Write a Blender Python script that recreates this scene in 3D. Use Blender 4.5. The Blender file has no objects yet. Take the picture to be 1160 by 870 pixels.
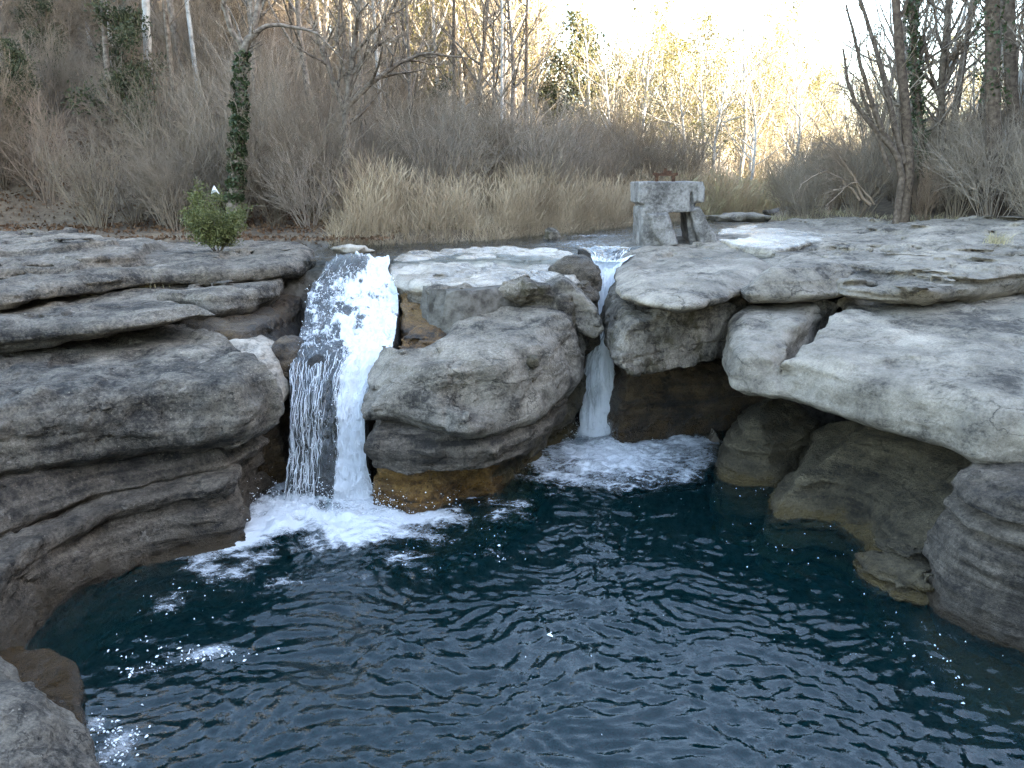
import bpy, math, random, time
import numpy as np
T0 = time.time()
sc = bpy.context.scene
COL = sc.collection
R = math.radians
f32 = np.float32

# ---------------------------------------------------------------- camera maths (photo 1160 x 870)
F_PX, CX, CY, PITCH, HC = 876.0, 580.0, 435.0, R(15.0), 5.0
CT, ST = math.cos(PITCH), math.sin(PITCH)
def P(u, v, z=None, y=None):
    """point of the place seen at a photo position, at a known height or distance"""
    a = (u - CX) / F_PX; b = (CY - v) / F_PX
    dx, dy, dz = a, CT + b * ST, -ST + b * CT
    t = (z - HC) / dz if z is not None else y / dy
    return (dx * t, dy * t, HC + dz * t)
def P2(u, v, z=None, y=None):
    return P(u, v, z, y)[:2]

# ---------------------------------------------------------------- noise
_rs = np.random.RandomState(7)
_perm = _rs.permutation(256).astype(np.int32); _perm = np.concatenate([_perm, _perm, _perm])
_g = _rs.normal(size=(256, 3)).astype(f32); _g /= np.linalg.norm(_g, axis=1, keepdims=True)
_gx, _gy, _gz = [np.ascontiguousarray(_g[:, q]) for q in range(3)]
def perlin(x, y, z):
    x = np.asarray(x, f32); y = np.asarray(y, f32); z = np.asarray(z, f32)
    x, y, z = np.broadcast_arrays(x, y, z)
    xi = np.floor(x); yi = np.floor(y); zi = np.floor(z)
    fx = x - xi; fy = y - yi; fz = z - zi
    xi = xi.astype(np.int32) & 255; yi = yi.astype(np.int32) & 255; zi = zi.astype(np.int32) & 255
    u = fx*fx*fx*(fx*(fx*6-15)+10); v = fy*fy*fy*(fy*(fy*6-15)+10); w = fz*fz*fz*(fz*(fz*6-15)+10)
    def corner(i, j, k):
        h = _perm[_perm[_perm[xi+i] + yi+j] + zi+k]
        return _gx[h]*(fx-i) + _gy[h]*(fy-j) + _gz[h]*(fz-k)
    def lerp(a, b, t): return a + t*(b-a)
    c00 = lerp(corner(0,0,0), corner(1,0,0), u); c10 = lerp(corner(0,1,0), corner(1,1,0), u)
    c01 = lerp(corner(0,0,1), corner(1,0,1), u); c11 = lerp(corner(0,1,1), corner(1,1,1), u)
    return lerp(lerp(c00, c10, v), lerp(c01, c11, v), w) * 1.5
def fbm(x, y, z, octv=4, gain=.5, lac=2.03):
    s = 0; a = 1.0
    for i in range(octv):
        s = s + a*perlin(x+i*17.3, y-i*9.1, z+i*5.7)
        x, y, z = x*lac, y*lac, z*lac; a *= gain
    return s
def worley(x, y, z):
    """distance to the nearest of scattered feature points (one per cell)"""
    x, y, z = [np.asarray(q, f32) for q in (x, y, z)]; xi = np.floor(x).astype(np.int32); yi = np.floor(y).astype(np.int32); zi = np.floor(z).astype(np.int32); best = np.full(x.shape, 9., f32)
    for i in (-1, 0, 1):
        for j in (-1, 0, 1):
            for k in (-1, 0, 1):
                h = _perm[_perm[_perm[(xi+i) & 255] + ((yi+j) & 255)] + ((zi+k) & 255)]
                dx = xi.astype(f32)+f32(i+.5)+_gx[h]*f32(.45)-x; dy = yi.astype(f32)+f32(j+.5)+_gy[h]*f32(.45)-y; dz = zi.astype(f32)+f32(k+.5)+_gz[h]*f32(.45)-z
                best = np.minimum(best, dx*dx+dy*dy+dz*dz)
    return np.sqrt(best)
def facets(x, y, z):
    """broken blocks: every cell carries a tilted plane; returns height and distance to the joint"""
    xi = np.floor(x).astype(np.int32); yi = np.floor(y).astype(np.int32); zi = np.floor(z).astype(np.int32)
    b1 = np.full(x.shape, 9., f32); b2 = b1.copy(); val = np.zeros(x.shape, f32)
    for i in (-1, 0, 1):
        for j in (-1, 0, 1):
            for k in (-1, 0, 1):
                h = _perm[_perm[_perm[(xi+i) & 255] + ((yi+j) & 255)] + ((zi+k) & 255)]
                dx = xi.astype(f32)+f32(i+.5)+_gx[h]*f32(.45)-x; dy = yi.astype(f32)+f32(j+.5)+_gy[h]*f32(.45)-y; dz = zi.astype(f32)+f32(k+.5)+_gz[h]*f32(.45)-z
                d = dx*dx+dy*dy+dz*dz; h = (h*7+3) & 255
                v = _gx[h]*f32(.5) + f32(.9)*(_gy[h]*dx+_gz[h]*dy+_gx[h]*dz)
                n = d < b1
                b2 = np.where(n, b1, np.minimum(b2, d)); val = np.where(n, v, val); b1 = np.where(n, d, b1)
    return val, np.sqrt(b2)-np.sqrt(b1)
def sstep(a, b, x):
    t = np.clip((x-a)/(b-a), 0, 1); return t*t*(3-2*t)

# ---------------------------------------------------------------- object helpers
def tag(o, label=None, cat=None, group=None, kind=None):
    if label: o['label'] = label
    if cat: o['category'] = cat
    if group: o['group'] = group
    if kind: o['kind'] = kind
    return o
def empty(name, loc=(0, 0, 0)):
    o = bpy.data.objects.new(name, None); COL.objects.link(o); o.location = loc; o.empty_display_size = .1
    return o
def mesh_np(name, V, Fq, smooth=True, attrs=None, uv=None):
    """V (n,3); Fq (m,3) or (m,4) int array or list of such arrays"""
    V = np.asarray(V, f32)
    Fs = Fq if isinstance(Fq, list) else [Fq]
    Fs = [np.asarray(f, np.int32) for f in Fs if len(f)]
    me = bpy.data.meshes.new(name)
    me.vertices.add(len(V)); me.vertices.foreach_set('co', V.ravel())
    loops = np.concatenate([f.ravel() for f in Fs]); tot = np.concatenate([np.full(len(f), f.shape[1], np.int32) for f in Fs])
    start = np.concatenate([[0], np.cumsum(tot)[:-1]]).astype(np.int32)
    me.loops.add(len(loops)); me.loops.foreach_set('vertex_index', loops.astype(np.int32))
    me.polygons.add(len(tot)); me.polygons.foreach_set('loop_start', start); me.polygons.foreach_set('loop_total', tot)
    me.update(calc_edges=True)
    me.polygons.foreach_set('use_smooth', np.full(len(tot), smooth, bool))
    if attrs:
        for k, a in attrs.items():
            at = me.attributes.new(k, 'FLOAT', 'POINT'); at.data.foreach_set('value', np.asarray(a, f32).ravel())
    if uv is not None:
        l = me.uv_layers.new(name='UVMap'); l.data.foreach_set('uv', np.asarray(uv, f32)[loops].ravel())
    return me
def obj(name, me, mat=None, parent=None, loc=(0, 0, 0)):
    o = bpy.data.objects.new(name, me); COL.objects.link(o)
    if mat is not None and not me.materials: me.materials.append(mat)
    if parent is not None: o.parent = parent
    o.location = loc
    return o
def centred(V):
    """origin at the middle of the foot of the thing"""
    V = np.asarray(V, f32); c = np.array([V[:, 0].mean(), V[:, 1].mean(), V[:, 2].min()], f32)
    return V - c, tuple(float(t) for t in c)

# ---------------------------------------------------------------- materials
class NT:
    def __init__(s, name):
        s.m = bpy.data.materials.new(name); s.m.use_nodes = True
        s.t = s.m.node_tree; s.t.nodes.clear(); s.out = s.t.nodes.new('ShaderNodeOutputMaterial')
    def n(s, typ, ins=None, **kw):
        nd = s.t.nodes.new('ShaderNode' + typ)
        for k, v in kw.items(): setattr(nd, k, v)
        for k, v in (ins or {}).items():
            sk = nd.inputs[k]
            if isinstance(v, bpy.types.NodeSocket): s.t.links.new(v, sk)
            else: sk.default_value = v
        return nd
    def math(s, op, a, b=0.0, c=0.0, clamp=False):
        return s.n('Math', {0: a, 1: b, 2: c}, operation=op, use_clamp=clamp).outputs[0]
    def noise(s, vec, scale, detail=4, rough=.55, dist=0.0):
        return s.n('TexNoise', {'Vector': vec, 'Scale': scale, 'Detail': detail, 'Roughness': rough, 'Distortion': dist}).outputs[0]
    def step(s, x, a, b):
        return s.n('MapRange', {0: x, 1: a, 2: b, 3: 0.0, 4: 1.0}, interpolation_type='SMOOTHSTEP').outputs[0]
    def mix(s, f, a, b):
        nd = s.n('Mix', data_type='RGBA')
        for i, v in ((0, f), (6, a), (7, b)):
            if isinstance(v, bpy.types.NodeSocket): s.t.links.new(v, nd.inputs[i])
            else: nd.inputs[i].default_value = v if i == 0 else (*v, 1)
        return nd.outputs[2]
    def ramp(s, x, stops):
        nd = s.n('ValToRGB', {0: x}); e = nd.color_ramp.elements
        while len(e) < len(stops): e.new(.5)
        for i, (p, c) in enumerate(stops): e[i].position = p; e[i].color = (*c, 1)
        return nd.outputs[0]
    def scaled(s, vec, sx, sy, sz):
        return s.n('VectorMath', {0: vec, 1: (sx, sy, sz)}, operation='MULTIPLY').outputs[0]
    def pos(s): return s.n('NewGeometry').outputs['Position']
    def surf(s, sh): s.t.links.new(sh, s.out.inputs['Surface'])

RK = .6
def rock_mat(name, dark, mid, light, lichen=.5, stain=(.045, .03, .016), stain_z=.2, stain_w=.25, rough=.8, spec=.3, strata=.5, spots=1.0, bumpd=.03, moss=None, drip=0.0, grain=1.0, crack=.6):
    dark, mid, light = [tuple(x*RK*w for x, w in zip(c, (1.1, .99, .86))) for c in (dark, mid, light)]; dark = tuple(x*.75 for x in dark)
    t = NT(name); p = t.pos()
    n1 = t.noise(p, .55, 5, .6); n2 = t.noise(p, 2.6, 9, .68, .4); n3 = t.noise(p, 19, 6, .7)
    st = t.noise(t.scaled(p, .55, .55, 8.0), 1.0, 6, .62, .6)
    m = t.math('MULTIPLY_ADD', n1, .8, t.math('MULTIPLY_ADD', n2, 1.0, t.math('MULTIPLY_ADD', n3, .5, t.math('MULTIPLY', st, strata))))
    m = t.math('DIVIDE', m, 2.3 + strata)
    c = t.ramp(m, [(.425, dark), (.48, mid), (.52, tuple((a+b)/2 for a, b in zip(mid, light))), (.575, light)])
    gr = t.math('MULTIPLY_ADD', t.noise(p, 44, 6, .8), 2.4, t.math('MULTIPLY_ADD', n3, 1.1, -.74))
    gr = t.math('MAXIMUM', t.math('MULTIPLY_ADD', gr, grain, 1.0-grain), .25)
    c = t.n('HueSaturation', {'Color': c, 'Value': gr}).outputs[0]
    # pale crusty lichen and dark pits
    l1 = t.step(t.noise(p, 7.5, 7, .72, .8), .56, .66)
    l1 = t.math('MULTIPLY', t.math('MULTIPLY', l1, t.step(t.noise(p, 1.1, 3, .5), .42, .62)), lichen, clamp=True)
    c = t.mix(l1, c, tuple(min(.62, x*1.35 + .07) for x in light))
    wp = t.n('VectorMath', {0: t.scaled(p, 1.0, 1.0, 3.4), 1: t.n('VectorMath', {0: t.n('TexNoise', {'Vector': p, 'Scale': 1.6, 'Detail': 6.0, 'Roughness': .65}).outputs[1], 1: (1.1, 1.1, 1.1)}, operation='MULTIPLY').outputs[0]}, operation='ADD').outputs[0]
    ce = t.n('TexVoronoi', {'Vector': wp, 'Scale': .95}, feature='DISTANCE_TO_EDGE').outputs[0]
    cr = t.math('MULTIPLY', t.step(ce, .014, .003), t.math('MULTIPLY', t.step(t.noise(p, .8, 3, .5), .48, .60), crack), clamp=True)
    c = t.mix(cr, c, tuple(x*.35 for x in dark))
    big = t.noise(t.scaled(p, 1, 1, 1.6), .9, 3, .5, .8)
    c = t.n('HueSaturation', {'Color': c, 'Value': t.math('MULTIPLY_ADD', big, 1.8, .1)}).outputs[0]
    d1 = t.step(t.noise(p, 11, 5, .7, .3), .40, .30)
    d1 = t.math('MULTIPLY', t.math('MULTIPLY', d1, t.step(t.noise(p, .9, 4, .6), .40, .60)), .8*spots, clamp=True)
    c = t.mix(d1, c, tuple(x*.55 for x in dark))
    vo = t.n('TexVoronoi', {'Vector': p, 'Scale': 16.0, 'Randomness': 1.0}, feature='F1').outputs[0]
    c = t.mix(t.math('MULTIPLY', t.math('MULTIPLY', t.step(vo, .2, .1), t.step(t.noise(p, 2.1, 3, .6), .5, .62)), .8*spots, clamp=True), c, tuple(min(.6, x*1.5) for x in light))
    if moss:
        mo = t.math('MULTIPLY', t.step(t.noise(p, 1.7, 6, .7, .5), .53, .64), .85)
        c = t.mix(mo, c, moss)
    if drip:
        dr = t.step(t.noise(t.scaled(p, 5.5, 5.5, .5), 1.0, 4, .6), .52, .68)
        c = t.mix(t.math('MULTIPLY', dr, drip), c, tuple(x*.45 for x in dark))
    z = t.n('SeparateXYZ', {0: p}).outputs[2]
    zz = t.math('ADD', z, t.math('MULTIPLY', t.math('SUBTRACT', n2, .5), -.9))
    wet = t.step(zz, stain_z + stain_w, stain_z)
    c = t.mix(t.math('MULTIPLY', wet, .85), c, stain)
    h = t.math('MULTIPLY_ADD', n3, .45, t.math('MULTIPLY_ADD', n2, 1.2, t.math('MULTIPLY_ADD', t.noise(p, 60, 3, .7), .16, t.math('MULTIPLY', st, .5*strata))))
    h = t.math('SUBTRACT', h, t.math('MULTIPLY_ADD', d1, .35, t.math('MULTIPLY', cr, .6)))
    bu = t.n('Bump', {'Height': h, 'Distance': bumpd*4.5, 'Strength': 1.0}).outputs[0]
    rg = t.math('MULTIPLY_ADD', wet, -.45, rough, clamp=True)
    b = t.n('BsdfPrincipled', {'Base Color': c, 'Roughness': rg, 'Specular IOR Level': spec, 'Normal': bu})
    t.surf(b.outputs[0]); return t.m

M = {}
M['grey'] = rock_mat('grey_sandstone', (.055, .051, .047), (.16, .149, .134), (.34, .317, .282), .5)
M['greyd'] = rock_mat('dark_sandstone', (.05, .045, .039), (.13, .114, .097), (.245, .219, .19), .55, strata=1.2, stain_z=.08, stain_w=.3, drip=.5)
M['smooth'] = rock_mat('smooth_sandstone', (.11, .104, .096), (.25, .236, .214), (.37, .35, .318), .15, spots=.2, bumpd=.014, strata=.35, grain=.5)
M['mid'] = rock_mat('light_sandstone', (.075, .07, .064), (.2, .186, .166), (.37, .346, .31), .35, bumpd=.022, strata=.25, grain=.85)
M['pale'] = rock_mat('pale_washed_stone', (.24, .23, .21), (.42, .4, .37), (.52, .5, .46), .2, spots=.3, bumpd=.01, strata=.2, rough=.6, grain=.4, crack=.2)
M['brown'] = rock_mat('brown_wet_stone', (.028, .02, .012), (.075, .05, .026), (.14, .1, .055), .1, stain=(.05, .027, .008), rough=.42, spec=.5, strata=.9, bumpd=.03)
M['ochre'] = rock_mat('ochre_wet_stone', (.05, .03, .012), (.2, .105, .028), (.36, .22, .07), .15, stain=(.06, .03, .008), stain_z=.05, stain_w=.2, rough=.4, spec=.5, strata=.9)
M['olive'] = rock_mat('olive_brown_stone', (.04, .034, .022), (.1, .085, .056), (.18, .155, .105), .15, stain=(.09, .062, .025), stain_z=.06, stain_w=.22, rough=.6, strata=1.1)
M['streak'] = rock_mat('stained_stone', (.07, .06, .05), (.19, .175, .155), (.33, .305, .27), .5, moss=(.055, .043, .02), drip=.4)
M['wetpale'] = rock_mat('wet_pale_ledge', (.17, .16, .145), (.36, .345, .315), (.5, .48, .44), .2, rough=.24, spec=.6, spots=.2, bumpd=.006, strata=.25, grain=.35, crack=.4)
M['wetdark'] = rock_mat('dark_wet_bed', (.012, .011, .01), (.03, .027, .023), (.075, .064, .05), .05, rough=.3, strata=.6, stain=(.02, .015, .01))
M['bedrock'] = rock_mat('bedrock', (.03, .024, .018), (.08, .066, .05), (.16, .14, .115), .2, rough=.6, strata=.8, stain=(.03, .02, .01))

def simple_mat(name, cols, scale=6.0, rough=.8, spec=.2, transl=0.0, obj_rand=.0, bump=0.0):
    t = NT(name)
    p = t.n('TexCoord').outputs['Object']
    nz = t.noise(p, scale, 4, .6)
    c = t.ramp(nz, [(.3 + .4*i/(max(1, len(cols)-1)), k) for i, k in enumerate(cols)])
    if obj_rand:
        rnd = t.n('ObjectInfo').outputs['Random']
        c = t.n('HueSaturation', {'Color': c, 'Value': t.math('MULTIPLY_ADD', rnd, obj_rand, 1 - obj_rand/2), 'Saturation': t.math('MULTIPLY_ADD', rnd, -.5*obj_rand, 1 + .25*obj_rand)}).outputs[0]
    ins = {'Base Color': c, 'Roughness': rough, 'Specular IOR Level': spec}
    if bump: ins['Normal'] = t.n('Bump', {'Height': t.noise(p, scale*5, 5, .7), 'Distance': bump, 'Strength': 1.0}).outputs[0]
    b = t.n('BsdfPrincipled', ins).outputs[0]
    if transl:
        tr = t.n('BsdfTranslucent', {'Color': c}).outputs[0]
        b = t.n('MixShader', {0: transl, 1: b, 2: tr}).outputs[0]
    t.surf(b); return t.m
M['bark'] = simple_mat('brown_bark', [(.06, .047, .036), (.14, .113, .09), (.25, .21, .17)], 9, .9, .1, 0, .5, .012)
M['barkdark'] = simple_mat('dark_brown_bark', [(.045, .032, .024), (.09, .067, .05), (.15, .115, .088)], 9, .9, .1, 0, .3, .012)
M['barkpale'] = simple_mat('pale_bark', [(.2, .185, .165), (.4, .385, .355), (.5, .48, .45)], 4, .8, .1, 0, .3, .008)
M['twig'] = simple_mat('twigs', [(.16, .126, .094), (.28, .23, .175)], 2, .9, .05, 0, .5)
M['twiglit'] = simple_mat('sunlit_twigs', [(.3, .255, .185), (.44, .385, .29)], 2, .9, .05, 0, .4)  # lighter copy of the twigs: sunlight put into the colour
M['twigred'] = simple_mat('reddish_twigs', [(.155, .11, .078), (.25, .185, .135)], 2, .9, .05, 0, .3)
M['reed'] = simple_mat('dry_reeds', [(.22, .165, .108), (.35, .27, .18), (.48, .385, .265)], .8, .8, .1, .25)
M['drygrass'] = simple_mat('dry_grass', [(.26, .225, .13), (.44, .38, .24)], 1.5, .8, .1, .25)
M['leafgreen'] = simple_mat('small_green_leaves', [(.05, .058, .018), (.1, .108, .034), (.165, .165, .06)], 5, .55, .3, .3)
M['ivy'] = simple_mat('ivy_leaves', [(.018, .03, .012), (.04, .058, .022), (.065, .08, .035)], 6, .5, .3, .2)
M['evergreen'] = simple_mat('evergreen_leaves', [(.025, .032, .016), (.05, .058, .028), (.08, .085, .045)], 2, .6, .2, .25, .4)
M['yellowleaf'] = simple_mat('yellow_green_leaves', [(.13, .125, .045), (.22, .2, .08)], 2, .6, .2, .4, .3)
M['litter'] = simple_mat('fallen_leaves', [(.05, .028, .016), (.11, .062, .035), (.18, .12, .075)], 3, .8, .1, .15)
M['rust'] = simple_mat('rusty_iron', [(.03, .016, .011), (.07, .034, .02), (.11, .06, .036)], 14, .85, .2, 0, 0, .01)
M['whitescrap'] = simple_mat('white_scrap', [(.72, .72, .7), (.82, .82, .8)], 8, .6, .3, .3)

# ---------------------------------------------------------------- implicit rocks
def catmull(pts, n=6):
    pts = np.asarray(pts, float); N = len(pts); out = []
    for i in range(N):
        p0, p1, p2, p3 = pts[i-1], pts[i], pts[(i+1) % N], pts[(i+2) % N]
        for k in range(n):
            t = k/n
            out.append(.5*((2*p1) + (-p0+p2)*t + (2*p0-5*p1+4*p2-p3)*t*t + (-p0+3*p1-3*p2+p3)*t**3))
    return np.array(out)
def poly_sdf(X, Y, pts):
    d = np.full(X.shape, 1e9, f32); inside = np.zeros(X.shape, bool)
    n = len(pts)
    for i in range(n):
        ax, ay = pts[i]; bx, by = pts[(i+1) % n]
        ex, ey = bx-ax, by-ay; wx, wy = X-ax, Y-ay
        t = np.clip((wx*ex+wy*ey)/(ex*ex+ey*ey+1e-12), 0, 1)
        d = np.minimum(d, (wx-ex*t)**2 + (wy-ey*t)**2)
        c = (ay > Y) != (by > Y)
        if abs(ey) > 1e-12: inside ^= c & (X < ax + ex*(Y-ay)/ey)
    d = np.sqrt(d); return np.where(inside, -d, d).astype(f32)
def plane(pts):
    """z = a + bx + cy through given points (least squares)"""
    A = np.array([[1, p[0], p[1]] for p in pts]); return np.linalg.lstsq(A, np.array([p[2] for p in pts]), rcond=None)[0]
def rint(a, b, r):
    a = a+r; b = b+r
    return np.sqrt(np.maximum(a, 0)**2 + np.maximum(b, 0)**2) + np.minimum(np.maximum(a, b), 0) - r
class Slab:
    def __init__(s, pts, top, bot, r=.15, prof=None, smooth=True):
        s.pts = catmull(pts, 5) if smooth else np.asarray(pts, float)
        s.top = plane(top) if isinstance(top, list) else np.array([top, 0, 0]); s.bot = plane(bot) if isinstance(bot, list) else np.array([bot, 0, 0])
        s.r = r; s.prof = prof
        zs = [s.top[0]+s.top[1]*x+s.top[2]*y for x, y in s.pts] + [s.bot[0]+s.bot[1]*x+s.bot[2]*y for x, y in s.pts]
        s.lo = np.array([*s.pts.min(0), min(zs)]); s.hi = np.array([*s.pts.max(0), max(zs)])
    def d(s, X, Y, Z):
        x2, y2 = X[:, :, :1], Y[:, :, :1]
        a = poly_sdf(x2[..., 0], y2[..., 0], s.pts)[..., None]
        tp = s.top[0]+s.top[1]*x2+s.top[2]*y2; bt = s.bot[0]+s.bot[1]*x2+s.bot[2]*y2
        if s.prof is not None:
            t = (Z-bt)/np.maximum(tp-bt, .05)
            tab = np.interp(np.linspace(0, 1, 129), [p[0] for p in s.prof], [p[1] for p in s.prof]).astype(f32)
            a = a + tab[np.clip(t*128, 0, 128).astype(np.int16)]
        return rint(a, np.maximum(Z-tp, bt-Z), s.r)
class Prism:
    """outline in the x-z plane, given depth range in y"""
    def __init__(s, pts, y0, y1, r=.05, smooth=False):
        s.pts = catmull(pts, 4) if smooth else np.asarray(pts, float); s.y0, s.y1, s.r = y0, y1, r
        s.lo = np.array([s.pts[:, 0].min(), y0, s.pts[:, 1].min()]); s.hi = np.array([s.pts[:, 0].max(), y1, s.pts[:, 1].max()])
    def d(s, X, Y, Z):
        a = poly_sdf(X[:, 0, :], Z[:, 0, :], s.pts)[:, None, :]
        return rint(a, np.maximum(Y-s.y1, s.y0-Y), s.r)
class Ell:
    def __init__(s, c, r, rz=0.0, ry=0.0, p=2.0):
        s.c, s.r, s.rz, s.ry, s.p = np.array(c), np.array(r), rz, ry, p
        m = max(r); s.lo = s.c-m; s.hi = s.c+m
    def d(s, X, Y, Z):
        x, y, z = X-s.c[0], Y-s.c[1], Z-s.c[2]
        c, n = math.cos(s.rz), math.sin(s.rz); x, y = c*x+n*y, -n*x+c*y
        c, n = math.cos(s.ry), math.sin(s.ry); x, z = c*x+n*z, -n*x+c*z
        k = (np.abs(x/s.r[0])**s.p + np.abs(y/s.r[1])**s.p + np.abs(z/s.r[2])**s.p)**(1/s.p)
        return ((k-1)*min(s.r)).astype(f32)
def smin(a, b, k):
    h = np.clip(.5+.5*(b-a)/k, 0, 1); return b+(a-b)*h-k*h*(1-h)

def surface_nets(D, o, h):
    S = D < 0
    nx, ny, nz = D.shape
    cnt = np.zeros((nx-1, ny-1, nz-1), np.int8)
    for i in (0, 1):
        for j in (0, 1):
            for k in (0, 1): cnt += S[i:nx-1+i, j:ny-1+j, k:nz-1+k]
    act = (cnt > 0) & (cnt < 8)
    idx = np.full(act.shape, -1, np.int32); ci, cj, ck = np.nonzero(act); n = len(ci); idx[ci, cj, ck] = np.arange(n)
    acc = np.zeros((n, 3), f32); w = np.zeros(n, f32)
    cs = [(i, j, k) for i in (0, 1) for j in (0, 1) for k in (0, 1)]
    for a in cs:
        for b in cs:
            if sum(b)-sum(a) != 1 or any(q < p for p, q in zip(a, b)): continue
            da = D[ci+a[0], cj+a[1], ck+a[2]]; db = D[ci+b[0], cj+b[1], ck+b[2]]
            m = (da < 0) != (db < 0)
            t = np.where(m, da/np.where(m, da-db, 1), 0)
            for q in range(3): acc[:, q] += np.where(m, a[q] + t*(b[q]-a[q]), 0)
            w += m
    V = (acc/w[:, None] + np.stack([ci, cj, ck], 1)) * h + np.asarray(o, f32)
    quads = []
    for ax in range(3):
        sl0 = [slice(None)]*3; sl1 = [slice(None)]*3
        sl0[ax] = slice(0, D.shape[ax]-1); sl1[ax] = slice(1, D.shape[ax])
        A, B = S[tuple(sl0)], S[tuple(sl1)]
        e = np.stack(np.nonzero(A != B), 1)
        u, v = [(1, 2), (2, 0), (0, 1)][ax]
        ok = (e[:, u] > 0) & (e[:, v] > 0) & (e[:, u] < D.shape[u]-1) & (e[:, v] < D.shape[v]-1)
        e = e[ok]
        def cell(du, dv):
            c = e.copy(); c[:, u] -= du; c[:, v] -= dv
            return idx[c[:, 0], c[:, 1], c[:, 2]]
        q = np.stack([cell(1, 1), cell(0, 1), cell(0, 0), cell(1, 0)], 1)
        flip = ~A[e[:, 0], e[:, 1], e[:, 2]]
        q[flip] = q[flip][:, ::-1]
        quads.append(q)
    Q = np.concatenate(quads); Q = Q[(Q >= 0).all(1)]
    return V, Q
from concurrent.futures import ThreadPoolExecutor
def relief(x, y, z, d, amp, strata, facet, sx):
    """rock relief added to the distance: swells, bedding steps, broken blocks, then chips and pits near the surface only"""
    nz = .12*perlin(x*.75+sx, y*.75, z*.9) + .075*perlin(x*1.9+sx, y*1.9, z*2.3) - .06*np.abs(perlin(x*1.3+sx+50, y*1.3, z*1.6))
    zw = z + .18*perlin(x*.5+sx, y*.5, 3.3) + .05*perlin(x*1.6, y*1.6, z)
    l0 = zw*6.3 + .35*perlin(x*.3, y*.3+sx, 1.1); lay = np.floor(l0); lf = l0 - lay
    st = .04*perlin(x*.25, y*.25+sx, zw*5.0) + .075*sstep(.12, .02, np.abs(perlin(x*.22+sx, y*.22, zw*2.6)))*sstep(-.1, .25, perlin(x*.5, y*.5+sx, zw*.8))
    st = st + .075*perlin(x*.45+lay*3.1, y*.45+sx, lay*5.7) + .03*sstep(.12, .0, np.minimum(lf, 1-lf))*sstep(-.1, .3, perlin(x*.7+lay*2.3, y*.7, lay*1.7))
    D = d + amp*nz + strata*st
    m0 = np.nonzero(np.abs(D) < .17)[0]
    if not len(m0): return D
    x, y, z, zw, d = x[m0], y[m0], z[m0], zw[m0], D[m0]
    wx_ = x + .12*perlin(x*2, y*2+sx, z*2); wz_ = zw*2.1
    fv, fj = facets(wx_*1.15+sx, y*1.15, wz_); fm = sstep(-.25, .25, perlin(x*.6+sx, y*.6, z*.9+7))
    d = d + amp*facet*(.055*fv + .045*sstep(.10, .0, fj)*fm)
    D[m0] = d
    m = np.abs(d) < .11
    if not m.any(): return D
    x, y, z, zw, wx_, wz_, fm, d, m0 = [q[m] for q in (x, y, z, zw, wx_, wz_, fm, d, m0)]
    nz = .035*perlin(x*4.6, y*4.6+sx, z*5.2) + .018*perlin(x*10, y*10, z*11+sx) + .045*np.abs(perlin(x*3.1+sx, y*3.1, z*3.6))*-1 + .0
    nz = nz + .06*(worley(x*1.5+sx, y*1.5, z*2.3)-.5) + .028*(worley(x*4.2, y*4.2+sx, z*5.5)-.5) + .02
    nz = nz + .035*sstep(.25, .6, perlin(x*7.5+sx, y*7.5, z*7.5))*sstep(-.1, .3, perlin(x*.8, y*.8+sx, z*.8))
    fv2, fj2 = facets(wx_*3.1, y*3.1+sx, wz_*2.2)
    nz = nz + facet*(.022*fv2 + .012*sstep(.12, .0, fj2)*fm)
    D[m0] = d + amp*nz + strata*.02*perlin(x*.5+sx, y*.5, zw*13.0)
    return D
import os
HK = float(os.environ.get('DRAFT', '1'))
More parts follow.
